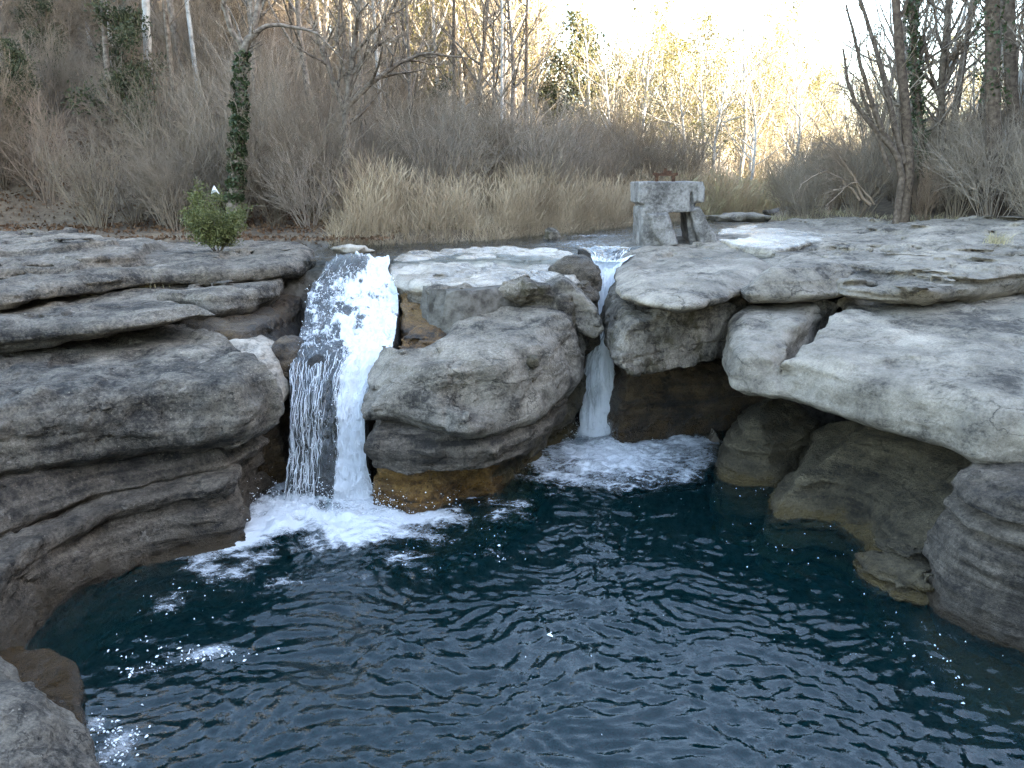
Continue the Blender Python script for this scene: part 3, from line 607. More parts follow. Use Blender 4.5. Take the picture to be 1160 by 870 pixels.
def ground_mat():
    t = NT('forest_floor'); p = t.pos()
    a = t.noise(p, .35, 6, .65); b = t.noise(p, 5, 6, .7)
    c = t.ramp(t.math('MULTIPLY_ADD', a, .5, t.math('MULTIPLY', b, .5)), [(.35, (.05, .036, .024)), (.5, (.12, .09, .062)), (.64, (.2, .16, .11))])
    r = t.ramp(b, [(.35, (.04, .032, .024)), (.6, (.13, .115, .095))])
    x = t.n('SeparateXYZ', {0: p}); z = x.outputs[2]
    c = t.mix(t.step(z, 3.45, 3.25), c, r)
    bu = t.n('Bump', {'Height': b, 'Distance': .08, 'Strength': .8}).outputs[0]
    t.surf(t.n('BsdfPrincipled', {'Base Color': c, 'Roughness': .85, 'Specular IOR Level': .2, 'Normal': bu}).outputs[0]); return t.m
tag(obj('ground', mesh_np('ground', np.stack([GX, GY, GZ], -1).reshape(-1, 3), grid_faces(len(gx), len(gy))), ground_mat()), 'brown wooded valley floor and rock bed', 'ground', kind='structure')
def gz(x, y): return float(terrain_h(np.array([[x]]), np.array([[y]]))[0, 0])
print('terrain', round(time.time()-T0, 1))

# ================================================================= WATER
def water_surface(t, foam=None, bump=None, rough=.04, tint=(1, 1, 1), body=None):
    ins = {'IOR': 1.36}
    if bump is not None: ins['Normal'] = bump
    fr = t.n('Fresnel', ins).outputs[0]
    gi = {'Color': (1, 1, 1, 1), 'Roughness': rough}
    if bump is not None: gi['Normal'] = bump
    g = t.n('BsdfGlossy', gi).outputs[0]
    tr = t.n('BsdfTransparent', {'Color': (*tint, 1)}).outputs[0]
    if body: tr = t.n('AddShader', {0: tr, 1: t.n('BsdfDiffuse', {'Color': (*body, 1)}).outputs[0]}).outputs[0]
    return t.n('MixShader', {0: fr, 1: tr, 2: g}).outputs[0]
def white_shader(t, bump=None, col=(.86, .88, .9)):
    i = {'Base Color': (*col, 1), 'Roughness': .5, 'Specular IOR Level': .3}
    if bump is not None: i['Normal'] = bump
    a = t.n('BsdfPrincipled', i).outputs[0]
    b = t.n('BsdfTranslucent', {'Color': (*col, 1)}).outputs[0]
    return t.n('MixShader', {0: .25, 1: a, 2: b}).outputs[0]
def pool_mat():
    t = NT('pool_water'); p = t.pos()
    fo = t.n('Attribute', attribute_name='foam').outputs['Fac']
    h = t.math('MULTIPLY_ADD', t.noise(t.scaled(p, 1, 1.5, 1), 5.5, 4, .55, .4), .35, t.math('MULTIPLY', t.noise(t.scaled(p, 1, 1.4, 1), 17, 3, .5, .3), .10))
    bu = t.n('Bump', {'Height': h, 'Distance': .045, 'Strength': .5}).outputs[0]
    w = water_surface(t, bump=bu, rough=.03, body=(.0002, .0072, .0085))
    nn = t.math('MULTIPLY_ADD', t.noise(t.scaled(p, 1, 1.6, 1), 13, 8, .7, 1.6), .75, t.math('MULTIPLY', t.noise(t.scaled(p, 1, 1.5, 1), 4, 5, .65, 1.0), .45))
    f = t.step(t.math('MULTIPLY_ADD', nn, 1.35, t.math('SUBTRACT', fo, .2)), .94, 1.38)
    fs = t.math('MULTIPLY_ADD', nn, 1.35, t.math('SUBTRACT', fo, .2))
    f = t.math('MULTIPLY_ADD', t.step(fs, .88, 1.16), .4, t.math('MULTIPLY', t.step(fs, 1.06, 1.5), .58))
    fb = t.n('Bump', {'Height': nn, 'Distance': .06, 'Strength': .8}).outputs[0]
    t.surf(t.n('MixShader', {0: f, 1: w, 2: white_shader(t, fb)}).outputs[0])
    v = t.n('VolumeAbsorption', {'Color': (.25, .62, .66, 1), 'Density': 1.35})
    t.t.links.new(v.outputs[0], t.out.inputs['Volume']); return t.m
def build_pool():
    hs = .035
    xs = np.arange(-7.4, 7.8, hs); ys = np.concatenate([np.arange(-13, 2.4, .35), np.arange(2.6, 16.3, hs)])
    X, Y = np.meshgrid(xs, ys, indexing='ij')
    lb = (-2.75, 11.15); rb = P2(684, 500, z=0)
    dl = np.hypot((X-lb[0])/1.15, Y-lb[1]); dr = np.hypot(X-rb[0], (Y-rb[1])*1.0)
    # chop: rings from the falls plus crossing wind ripples; calm at the left under the wall
    calm = sstep(-5.2, -1.6, X + .25*(9-Y)); calm = .12 + .88*calm
    wx = X + .5*perlin(X*.8, Y*.8, 1.0); wy = Y + .5*perlin(X*.8, Y*.8, 5.0)
    def ridge(a): return 1-2*np.abs(a)
    z = .022*perlin(wx*.9, wy*1.6, .3) + .011*ridge(perlin(wx*2.9+3, wy*4.8, 1.3)) + .0105*ridge(perlin(wx*5.2, wy*8.5, 6.3)) + .0055*ridge(perlin(wx*9.5, wy*14, 2.2))
    z += .012*np.sin(dl*9 + 2*perlin(X*.9, Y*.9, 7))*np.exp(-dl/2.5) + .012*np.sin(dr*10 + 2*perlin(X*.9, Y*.9, 8))*np.exp(-dr/2.2)
    z = z*calm*1.65
    # foam
    ang = np.arctan2(Y-lb[1], X-lb[0])
    nl = fbm(X*1.4, Y*1.9, 2.5, 4)
    sx = X-lb[0]; sy = Y-lb[1]
    core = np.exp(-((sx+.3)/1.1)**2 - (np.maximum(-sy, sy*.6)/1.15)**2)
    tail = np.exp(-((sx-1.25)/.85)**2 - ((sy+.38)/.26)**2)*.6 + np.exp(-((sx+1.15)/.45)**2 - ((sy+1.25)/.8)**2)*.62
    halo = np.exp(-(dl/2.3)**2)*.33
    lace = np.abs(perlin(X*3.1+.6*nl, Y*4.2, 8.8)); fl = core*(.66+.22*nl) + tail*(.7+.5*nl) + halo*(.9+1.2*nl) + .44*np.exp(-(dl/2.5)**2)*sstep(.2, .0, lace)*(.7+nl)
    rx = X-rb[0]; ry = Y-rb[1]
    cr = np.exp(-((rx-.12)/1.4)**2 - ((ry+.85)/1.35)**2); ringr = np.exp(-((np.hypot((rx-.1)/1.6, (ry+.6)/1.75)-1)/.1)**2)*.2
    tr2 = np.exp(-((rx-1.9)/.75)**2 - ((ry+.15)/.4)**2)*.42
    frr = cr*.7 + ringr + tr2 + .36*np.exp(-(np.hypot(rx, ry+.8)/2.1)**2)*sstep(.2, 0, np.abs(perlin(X*2.8, Y*4.5, 3.7))) + np.exp(-((rx-.3)/2.1)**2-((ry+.5)/1.3)**2)*.14
    # drifting foam streaks near the left wall, lacy line off the falls
    s1 = 0
    for (u, v, a, b, s) in [(215, 745, .42, .16, .36), (160, 762, .2, .09, .36), (245, 738, .22, .1, .38), (135, 845, .24, .32, .5), (105, 820, .14, .18, .46), (180, 690, .22, .4, .22), (235, 650, .5, .22, .22), (470, 610, .8, .22, .24), (560, 630, .4, .12, .2), (850, 560, .5, .25, .17)]:
        q_ = P2(u, v, z=0); s1 = s1 + s*np.exp(-((X-q_[0])/a)**2 - ((Y-q_[1])/b)**2)
    foam = np.clip(fl, 0, 1.1) + np.clip(frr, 0, .9) + s1 + .1*nl*(fl+frr > .08)
    bump = fbm(X*3.2, Y*3.2, 6.5, 4)
    fine = np.abs(perlin(X*7, Y*9, 3.1))
    z += np.clip(core, 0, 1)*(.06 + .13*bump + .05*fine) + np.clip(cr, 0, 1)*(.03 + .07*bump + .04*fine)
    V = np.stack([X, Y, z], -1).reshape(-1, 3); nx, ny = X.shape
    F = grid_faces(nx, ny)
    idx = np.arange(nx*ny).reshape(nx, ny)
    ring = np.concatenate([idx[:-1, 0], idx[-1, :-1], idx[:0:-1, -1], idx[0, :0:-1]])
    lowV = V[ring].copy(); lowV[:, 2] = -5.0; n0 = len(V); m = len(ring)
    lo = n0 + np.arange(m)
    side = np.stack([ring, lo, np.roll(lo, -1), np.roll(ring, -1)], 1)
    cV = np.array([[0, 2, -5.0]]); capF = np.stack([lo, np.full(m, n0+m), np.roll(lo, -1)], 1)
    fa = np.concatenate([foam.ravel(), np.zeros(m+1)])
    me = mesh_np('pool_water', np.concatenate([V, lowV, cV]), [F, side, capF], attrs={'foam': fa})
    return obj('pool_water', me, pool_mat())
tag(build_pool(), 'dark teal plunge pool with choppy ripples and white foam', 'water', kind='structure')
def river_mat():
    t = NT('river_water'); p = t.pos()
    fo = t.n('Attribute', attribute_name='foam').outputs['Fac']
    h = t.math('MULTIPLY_ADD', t.noise(t.scaled(p, 1, 1.7, 1), 3.0, 5, .6, .5), 1.3, t.math('MULTIPLY', t.noise(p, 14, 3, .5), .08))
    bu = t.n('Bump', {'Height': h, 'Distance': .07, 'Strength': .8}).outputs[0]
    w = water_surface(t, bump=bu, rough=.08, tint=(.78, .85, .84))
    nn = t.noise(t.scaled(p, 1.0, 2.2, 1), 7, 7, .68, 1.2)
    f = t.step(t.math('ADD', nn, fo), .85, 1.1)
    t.surf(t.n('MixShader', {0: f, 1: w, 2: white_shader(t)}).outputs[0]); return t.m
def build_river():
    xs = np.concatenate([np.arange(-4.6, 12, .09), np.arange(12, 140, 1.5)]); ys = np.concatenate([np.arange(16.05, 36, .09), np.arange(36, 70, .8)])
    X, Y = np.meshgrid(xs, ys, indexing='ij')
    z = 3.30 + .022*(1-2*np.abs(perlin(X*1.1, Y*1.8, 3.3))) + .012*perlin(X*3, Y*4, 1.1)
    ch = P2(700, 288, z=3.3); d = np.hypot((X-ch[0])/1.6, (Y-ch[1])/1.3)
    z -= .16*np.exp(-d**2*1.4)
    foam = .34*np.exp(-d**2)+.3*np.exp(-((Y-21.5)/1.6)**2-((X-2.2)/1.6)**2)+.34*np.exp(-((Y-17.0)/.35)**2)*(X < -1.4) + .3*np.exp(-((Y-23.5)/.9)**2 - ((X-2.6)/2.2)**2) + .24*np.exp(-((Y-20)/1.2)**2-((X-1)/2.5)**2)  # lip and chute foam; midstream white also stands in for sky reflection
    F = grid_faces(*X.shape); c = F.mean(1) if False else None
    xc = X.ravel()[F].mean(1); yc = Y.ravel()[F].mean(1)
    dl = side_dist(xc, yc, LB, True); dr = side_dist(xc, yc, RB, False)
    lip = np.where(xc < -1.9, 16.15, np.where(xc < 1.3, 16.3, 16.6))
    keep = (dl < .5) & (dr < .6) & (yc > lip)
    F = F[keep]
    used = np.unique(F); mp = np.full(X.size, -1); mp[used] = np.arange(len(used))
    return obj('river_water', mesh_np('river_water', np.stack([X, Y, z], -1).reshape(-1, 3)[used], mp[F], attrs={'foam': foam.ravel()[used]}), river_mat())
tag(build_river(), 'shallow shining river above the falls', 'water', kind='structure')

def flow_grid(rows, nu, nv):
    """rows: (left xyz, right xyz); smooth interpolation along the flow"""
    rows = np.array(rows, float); n = len(rows)
    seg = np.linalg.norm(np.diff(rows.mean(1), axis=0), axis=1); s = np.concatenate([[0], np.cumsum(seg)]); s /= s[-1]
    v = np.linspace(0, 1, nv); out = np.zeros((nv, 2, 3))
    for e in range(2):
        for a in range(3):
            m = np.gradient(rows[:, e, a], s)
            k = np.clip(np.searchsorted(s, v)-1, 0, n-2); h = s[k+1]-s[k]; t = (v-s[k])/h
            out[:, e, a] = (2*t**3-3*t**2+1)*rows[k, e, a] + (t**3-2*t*t+t)*h*m[k] + (-2*t**3+3*t*t)*rows[k+1, e, a] + (t**3-t*t)*h*m[k+1]
    u = np.linspace(0, 1, nu)[None, :, None]
    G = out[:, None, 0]*(1-u) + out[:, None, 1]*u
    return G, v, s[-1]*seg.sum()
def grid_normals(G):
    du = np.gradient(G, axis=1); dv = np.gradient(G, axis=0); n = np.cross(du, dv); n /= np.linalg.norm(n, axis=-1, keepdims=True)+1e-9
    if n[..., 2].mean() < 0 or n[..., 1].mean() > 0: n = -n
    return n
def fall_mat(name, su, sv, lo, hi, film=0.0):
    t = NT(name); uv = t.n('UVMap').outputs[0]
    cov = t.n('Attribute', attribute_name='cover').outputs['Fac']
    p = t.scaled(uv, su, sv, 1)
    a = t.noise(p, 1.0, 7, .68, .9); b = t.noise(t.scaled(uv, su*.28, sv*.8, 1), 1.0, 5, .6, 1.2)
    nn = t.math('MULTIPLY_ADD', a, .7, t.math('MULTIPLY', b, .6))
    f = t.step(t.math('ADD', nn, cov), lo, hi)
    bu = t.n('Bump', {'Height': nn, 'Distance': .12, 'Strength': .8}).outputs[0]
    w = white_shader(t, bu, (.88, .9, .92))
    gl = water_surface(t, rough=.12, tint=(.8, .88, .9))
    f = t.math('MULTIPLY_ADD', f, 1-film, film)
    t.surf(t.n('MixShader', {0: f, 1: gl, 2: w}).outputs[0]); return t.m
M['fall'] = fall_mat('falling_water', 28, 11, .9, 1.2, .07)
M['mist'] = fall_mat('thin_falling_water', 18, 4, .7, 1.15, .34)
tw = NT('white_spray'); tw.surf(white_shader(tw, None, (.88, .9, .92))); M['spray'] = tw.m
def strands(G, N, nrm, rng, length, off, rad, band=None, cov=None):
    """thin ropes of water following the flow, lifted off the sheet; returns V, F"""
    nv, nu = G.shape[:2]; Vs = []; Fs = []; n0 = 0
    for _ in range(N):
        v0 = rng.random()*(1-.05) if band is None else band[0]+rng.random()*(band[1]-band[0])
        u0 = rng.random()
        if cov is not None and rng.random() > cov[int(v0*(nv-1)), int(u0*(nu-1))]: continue
        L_ = length*(.4+rng.random()); k = 7; v = np.clip(v0+np.linspace(0, L_, k), 0, .999); u = np.clip(u0+np.cumsum(rng.normal(0, .006, k)), .01, .99)
        iv = (v*(nv-1)); iu = (u*(nu-1)); p = G[iv.astype(int), iu.astype(int)]; nn = nrm[iv.astype(int), iu.astype(int)]
        o = off[0]+rng.random()*(off[1]-off[0]); p = p + nn*o*np.sin(np.linspace(.15, 2.8, k))[:, None] + rng.normal(0, .006, (k, 3))
        r = rad*(.4+rng.random()*1.2)*np.sin(np.linspace(.12, 3.02, k))
        d = np.gradient(p, axis=0); d /= np.linalg.norm(d, axis=1, keepdims=True)+1e-9
        sd = np.cross(d, nn); sd /= np.linalg.norm(sd, axis=1, keepdims=True)+1e-9
        ring = np.stack([p+sd*r[:, None], p+nn*r[:, None]*.8, p-sd*r[:, None]], 1)
        Vs.append(ring.reshape(-1, 3)); i = n0+np.arange(k-1)[:, None]*3+np.arange(3)[None, :]; j = n0+np.arange(k-1)[:, None]*3+(np.arange(3)[None, :]+1) % 3
        Fs.append(np.stack([i, j, j+3, i+3], -1).reshape(-1, 4)); n0 += k*3
    return np.concatenate(Vs), np.concatenate(Fs)
_oct = np.array([(1, 0, 0), (-1, 0, 0), (0, 1, 0), (0, -1, 0), (0, 0, 1), (0, 0, -1)], float)
_octf = np.array([(0, 2, 4), (2, 1, 4), (1, 3, 4), (3, 0, 4), (2, 0, 5), (1, 2, 5), (3, 1, 5), (0, 3, 5)])
def blobs(C, r):
    V = (C[:, None, :] + _oct[None]*np.asarray(r)[:, None, None]).reshape(-1, 3)
    F = (_octf[None] + (np.arange(len(C))*6)[:, None, None]).reshape(-1, 3); return V, F

rng = np.random.default_rng(11)
spec = [(294, 371, 441, 16.25), (299, 369, 442, 16.05), (308, 364, 440, 15.85), (318, 357, 446, 15.6), (332, 350, 450, 15.1), (355, 345, 451, 14.25), (380, 339, 448, 13.4), (402, 333, 442, 12.75), (424, 329, 426, 12.25), (450, 328, 416, 11.95), (490, 328, 414, 11.7), (530, 327, 416, 11.5), (560, 322, 424, 11.42), (575, 318, 428, 11.38)]
rows = [(P(l, v, y=y), P(r, v, y=y)) for v, l, r, y in spec]
G, vv, _ = flow_grid(rows, 110, 300)
nr = grid_normals(G)
uu = np.linspace(0, 1, 110)[None, :]; vv2 = vv[:, None]
# cross-section: hump in the middle, steps
G = G + nr*(.10*np.sin(uu*math.pi))[..., None]
bump = fbm(uu*9+0*vv2, vv2*13+0*uu, 2.2, 4); clump = np.abs(fbm(uu*5+0*vv2, vv2*24+0*uu, 8.2, 3))
stepn = perlin(uu*2.2+0*vv2, vv2*9+0*uu, 5.5)
rockG = G - nr*.07 + nr*(.10*stepn + .05*bump)[..., None]
lump = fbm(uu*14+0*vv2, vv2*42+0*uu, 6.1, 4)
wG = G + nr*(.05*bump + .08*clump + .10*stepn + .035*lump*sstep(.75, .55, vv2))[..., None]
# cover: right side solid white, left lower part thin and lacy, dark ribs
sol = sstep(.22, .78, uu - .04 + .22*perlin(vv2*3+0*uu, uu*2, 1.0) + .12*perlin(vv2*11, uu*5, 4.0))
upper = sstep(.62, .5, vv2)
cover = .04 + .42*sol + .30*upper + .12*perlin(uu*7, vv2*11, 12.2) + .14*bump + .10*clump
cover = np.where(vv2 < .16, cover - .30*sstep(.16, .05, vv2)*(uu < .68) , cover)
cover = cover - .3*sstep(.12, .5, fbm(uu*8+0*vv2, vv2*19+0*uu, 15.5, 3))*sstep(.7, .55, vv2)
cover = cover + .4*sstep(.55, .75, uu)*sstep(.5, .62, vv2)
rib = np.exp(-((uu-.52+.05*np.sin(vv2*14))/.085)**2)*sstep(.6, .72, vv2); cover = cover - .62*rib
stone = np.exp(-((uu-.28)/.16)**2-((vv2-.63)/.05)**2); cover = cover - .35*stone; rockG = rockG + nr*(stone*.14)[..., None]
cover = cover + .7*sstep(.93, 1.0, vv2) - .2*np.exp(-(uu/.05)**2) - .2*np.exp(-((1-uu)/.04)**2)
UV = np.stack([np.broadcast_to(uu*1.0, G.shape[:2]), np.broadcast_to(vv2*3.4, G.shape[:2])], -1).reshape(-1, 2)
gf = grid_faces(300, 110)
wf = tag(empty('waterfall', (-2.7, 11.4, 0)), 'broad white cascade pouring down the wide channel left of the centre boulder', 'waterfall')
w0 = np.array(wf.location, f32)
obj('water_sheet', mesh_np('water_sheet', wG.reshape(-1, 3)-w0, gf, attrs={'cover': cover}, uv=UV), M['fall'], wf)
cov01 = np.clip(.25 + cover*1.1, .03, 1)
V1, F1 = strands(wG, 1500, nr, rng, .018, (.0, .02), .004, cov=cov01)
V2, F2 = strands(wG, 620, nr, rng, .07, (.0, .03), .0042, band=(.60, .95), cov=np.clip(.75-1.2*rib, 0, 1))
s_ = obj('water_strands', mesh_np('water_strands', np.concatenate([V1, V2])-w0, np.concatenate([F1, F2+len(V1)])), M['spray'], wf); s_['kind'] = 'stuff'
n = 2200; a = rng.integers(20, 300, n); b = rng.integers(0, 110, n); ok = rng.random(n) < cov01[a, b]; a, b = a[ok], b[ok]
C = wG[a, b] + nr[a, b]*(.02+.12*rng.random(len(a))**2)[:, None] + rng.normal(0, .02, (len(a), 3))
cb = np.stack([rng.normal(-2.75, .75, 1500), rng.normal(11.1, .32, 1500), np.abs(rng.normal(0, .16, 1500))+.06], 1)
C = np.concatenate([C, cb]); Vb, Fb = blobs(C, .004+.011*rng.random(len(C))**2)
s_ = obj('water_drops', mesh_np('water_drops', Vb-w0, Fb), M['spray'], wf); s_['kind'] = 'stuff'
# rock bed of the cascade: thick solid
lowG = rockG.copy(); lowG[..., 2] -= 1.2; lowG[..., 1] += .9
Vr = np.concatenate([rockG.reshape(-1, 3), lowG.reshape(-1, 3)]); off = 300*110
idx = np.arange(off).reshape(300, 110); ring = np.concatenate([idx[:-1, 0], idx[-1, :-1], idx[:0:-1, -1], idx[0, :0:-1]])
side = np.stack([ring, ring+off, np.roll(ring, -1)+off, np.roll(ring, -1)], 1)
Vr, c = centred(Vr)
tag(obj('rock_chute', mesh_np('rock_chute', Vr, [gf, gf[:, ::-1]+off, side]), M['wetdark'], None, c), 'dark wet stepped rock bed underneath the broad cascade', 'rock')

# narrow right fall: chute then free fall
wf = tag(empty('waterfall', (*P2(684, 490, z=0), 0)), 'narrow waterfall dropping through the notch right of the centre boulder', 'waterfall')
w0 = np.array(wf.location, f32)
spec = [(279, 655, 742, 18.6), (284, 664, 732, 17.7), (290, 670, 716, 17.0), (300, 672, 704, 16.55), (315, 672, 699, 16.25), (335, 672, 696, 15.95), (356, 673, 692, 15.7), (385, 674, 692, 15.45)]
rows = [(P(l, v, y=y), P(r, v, y=y)) for v, l, r, y in spec]
G, vv, _ = flow_grid(rows, 60, 120); nr = grid_normals(G); uu = np.linspace(0, 1, 60)[None, :]; vv2 = vv[:, None]
G = G - nr*(.14*np.sin(uu*math.pi)*sstep(.05, .4, vv2))[..., None] + nr*(.05*fbm(uu*5+0*vv2, vv2*9+0*uu, 3.1, 3))[..., None]
cover = -.25 + .85*sstep(.12, .5, vv2) + .1*fbm(uu*8+0*vv2, vv2*4+0*uu, 1.1, 3)
UV = np.stack([np.broadcast_to(uu*.8, G.shape[:2]), np.broadcast_to(vv2*1.6, G.shape[:2])], -1).reshape(-1, 2)
obj('water_chute', mesh_np('water_chute', G.reshape(-1, 3)-w0, grid_faces(120, 60), attrs={'cover': cover}, uv=UV), M['fall'], wf)
V1, F1 = strands(G, 260, nr, rng, .16, (.005, .03), .010, cov=np.clip(.2+cover, .05, 1)*np.ones_like(cover))
# rock bed of the chute
lowG = G.copy(); lowG -= nr*.06; low2 = lowG.copy(); low2[..., 2] -= 1.1; low2[..., 1] += .6
off = 120*60; idx = np.arange(off).reshape(120, 60); ring = np.concatenate([idx[:-1, 0], idx[-1, :-1], idx[:0:-1, -1], idx[0, :0:-1]])
Vr, c = centred(np.concatenate([lowG.reshape(-1, 3), low2.reshape(-1, 3)])); gf2 = grid_faces(120, 60)
tag(obj('rock_chute', mesh_np('rock_chute', Vr, [gf2, gf2[:, ::-1]+off, np.stack([ring, ring+off, np.roll(ring, -1)+off, np.roll(ring, -1)], 1)]), M['wetdark'], None, c), 'dark wet rock groove under the narrow waterfall', 'rock')
spec = [(372, 676, 692, 15.45), (386, 670, 693, 15.38), (405, 663, 695, 15.25), (430, 657, 699, 15.12), (460, 655, 703, 15.0), (482, 655, 708, 14.9), (499, 644, 722, 14.82)]
nv, nu = 150, 72; vv = np.linspace(0, 1, nv)
l = np.array([P(a_, v_, y=y_) for v_, a_, b_, y_ in spec]); r_ = np.array([P(b_, v_, y=y_) for v_, a_, b_, y_ in spec]); sv = np.linspace(0, 1, len(spec))
lc = np.stack([np.interp(vv, sv, l[:, i]) for i in range(3)], 1); rc = np.stack([np.interp(vv, sv, r_[:, i]) for i in range(3)], 1)
cen = (lc+rc)/2; hw = (rc[:, 0]-lc[:, 0])/2
th = np.linspace(0, 2*math.pi, nu, endpoint=False)
nz_ = fbm(np.cos(th)[None]*2+0*vv[:, None], np.sin(th)[None]*2+vv[:, None]*2, vv[:, None]*3+0*th[None], 4)
rr = hw[:, None]*(.92+.16*nz_)
Gc = np.stack([cen[:, None, 0]+rr*np.cos(th), cen[:, None, 1]+rr*.7*np.sin(th), cen[:, None, 2]+0*th[None]], -1)
i = np.arange(nv-1)[:, None]*nu+np.arange(nu)[None, :]; j = np.arange(nv-1)[:, None]*nu+(np.arange(nu)[None, :]+1) % nu
Fc = np.stack([i, j, j+nu, i+nu], -1).reshape(-1, 4)
rt = sstep(-.15, .5, np.cos(th))[None, :]
cover = .3 + .36*rt + .5*sstep(.55, 1, vv)[:, None] + .1*nz_ - .18*sstep(.3, 0, vv)[:, None]
UV = np.stack([np.broadcast_to(np.abs(th/math.pi-1)[None], (nv, nu)), np.broadcast_to(vv[:, None]*2, (nv, nu))], -1).reshape(-1, 2)
obj('water_column', mesh_np('water_column', Gc.reshape(-1, 3)-w0, Fc, attrs={'cover': cover}, uv=UV), M['mist'], wf)
outn = np.stack([np.broadcast_to(np.cos(th), (nv, nu)), np.broadcast_to(np.sin(th), (nv, nu)), np.zeros((nv, nu))], -1)
V2, F2 = strands(Gc, 900, outn, rng, .1, (-.06, .03), .006, cov=np.clip(.25+cover, .03, 1))
s_ = obj('water_strands', mesh_np('water_strands', np.concatenate([V1, V2])-w0, np.concatenate([F1, F2+len(V1)])), M['spray'], wf); s_['kind'] = 'stuff'
cb = np.stack([rng.normal(w0[0], .36, 900), rng.normal(w0[1]-.15, .28, 900), np.abs(rng.normal(0, .15, 900))+.04], 1); Vb, Fb = blobs(cb, .004+.012*rng.random(900)**2)
s_ = obj('water_drops', mesh_np('water_drops', Vb-w0, Fb), M['spray'], wf); s_['kind'] = 'stuff'

# floating flecks of foam
def flecks():
    pts = []
    def cl(u, v, su, sv, n, r):
        for _ in range(n):
            p = P2(u+rng.normal(0, su), v+rng.normal(0, sv), z=0); pts.append((p[0], p[1], r*.62*(.35+rng.random()**2)))
    cl(1000, 640, 60, 60, 34, .013); cl(940, 620, 45, 30, 24, .013); cl(1060, 740, 60, 40, 30, .017); cl(215, 745, 38, 6, 60, .024); cl(160, 762, 16, 3, 20, .022); cl(128, 838, 22, 16, 90, .02); cl(200, 700, 40, 30, 40, .013)
    cl(566, 632, 10, 8, 7, .03); cl(628, 720, 3, 2, 2, .04); cl(700, 690, 130, 70, 16, .009); cl(830, 560, 40, 20, 30, .012); cl(500, 600, 60, 20, 26, .011)
    V = []; F = []
    for (x, y, r) in pts:
        n = len(V); k = 9; a0 = rng.random()*6; el = .5+rng.random(); ro = rng.random()*3
        V.append((x, y, .042))
        for i in range(k):
            a = 6.283*i/k; q = r*(.6+.7*rng.random()); dx, dy = q*math.cos(a)*el*1.3, q*math.sin(a)/el*.8
            V.append((x+dx*math.cos(ro)-dy*math.sin(ro), y+dx*math.sin(ro)+dy*math.cos(ro), .026))
        F += [(n, n+1+i, n+1+(i+1) % k) for i in range(k)]
    o = obj('foam_flecks', mesh_np('foam_flecks', V, np.array(F)), M['spray']); tag(o, 'white flecks of foam drifting on the dark pool', 'foam', kind='stuff')
flecks()
print('water', round(time.time()-T0, 1))

#VEG#
# ================================================================= VEGETATION
def tubes_mesh(name, tubes, smooth=True):
    """tubes: list of (pts (k,3), radii (k,), sides)"""
    Vs = []; Fs = []; n0 = 0
    for pts, rad, ns in tubes:
        p = np.asarray(pts, float); k = len(p)
        d = np.gradient(p, axis=0); d /= np.linalg.norm(d, axis=1, keepdims=True)+1e-9
        ref = np.array([.31, .87, .2]) if abs(d[:, 2]).mean() > .6 else np.array([0.05, .1, 1.0])
        a = np.cross(d, ref); a /= np.linalg.norm(a, axis=1, keepdims=True)+1e-9; b = np.cross(d, a)
        th = np.arange(ns)*2*math.pi/ns
        ring = p[:, None] + (a[:, None]*np.cos(th)[None, :, None] + b[:, None]*np.sin(th)[None, :, None])*np.asarray(rad)[:, None, None]
        Vs.append(ring.reshape(-1, 3))
        i = n0+np.arange(k-1)[:, None]*ns+np.arange(ns)[None]; j = n0+np.arange(k-1)[:, None]*ns+(np.arange(ns)[None]+1) % ns
        Fs.append(np.stack([i, j, j+ns, i+ns], -1).reshape(-1, 4)); n0 += k*ns
    return mesh_np(name, np.concatenate(Vs), np.concatenate(Fs), smooth)
def unit(v): v = np.asarray(v, float); return v/(np.linalg.norm(v)+1e-9)
def branch(rng, p, d, length, r0, r1, k, wob, up):
    pts = [np.array(p, float)]; d = unit(d)
    for i in range(k):
        d = unit(d + rng.normal(0, wob, 3) + np.array([0, 0, up])); pts.append(pts[-1]+d*length/k)
    return np.array(pts), np.linspace(r0, r1, k+1)
def grow(rng, stem, stem_r, kids, levels, trunk, twigs, lvl=0, start=.3):
    """stem: polyline; add side branches recursively.  kids / levels: per level dict"""
    L_ = levels[lvl]; k = len(stem)-1
    total = np.linalg.norm(np.diff(stem, axis=0), axis=1).sum()
    for c in range(L_['n']):
        t = start + (1-start)*(c+rng.random())/L_['n']; t = min(t, .995); f = t*k; i = int(f); p = stem[i]+(stem[min(i+1, k)]-stem[i])*(f-i)
        ax = unit(stem[min(i+1, k)]-stem[max(i-1, 0)])
        rnd = unit(np.cross(ax, rng.normal(0, 1, 3))); an = L_['ang']*(.7+.6*rng.random())
        d = ax*math.cos(an)+rnd*math.sin(an)
        ln = L_['len']*total*(1.15-.75*t)*(.6+.8*rng.random()); rr = min(stem_r[i]*.7, L_['r'])
        pts, rad = branch(rng, p, d, ln, rr, rr*.3, L_['k'], L_['wob'], L_['up'])
        (trunk if L_.get('trunk') else twigs).append((pts, rad, L_['s']))
        if lvl+1 < len(levels): grow(rng, pts, rad, None, levels, trunk, twigs, lvl+1, .15)
def tree_parts(seed, h, r, lv, wob=.05, lean=(0, 0), start=.3, k=10, stems=None):
    rng = np.random.default_rng(seed); trunk = []; twigs = []
    if stems is None:
        pts, rad = branch(rng, (0, 0, -.3), (lean[0], lean[1], 1), h, r, r*.15, k, wob, .06); stems = [(pts, rad)]
    for pts, rad in stems:
        trunk.append((pts, rad, 8)); grow(rng, pts, rad, None, lv, trunk, twigs, 0, start)
    return trunk, twigs
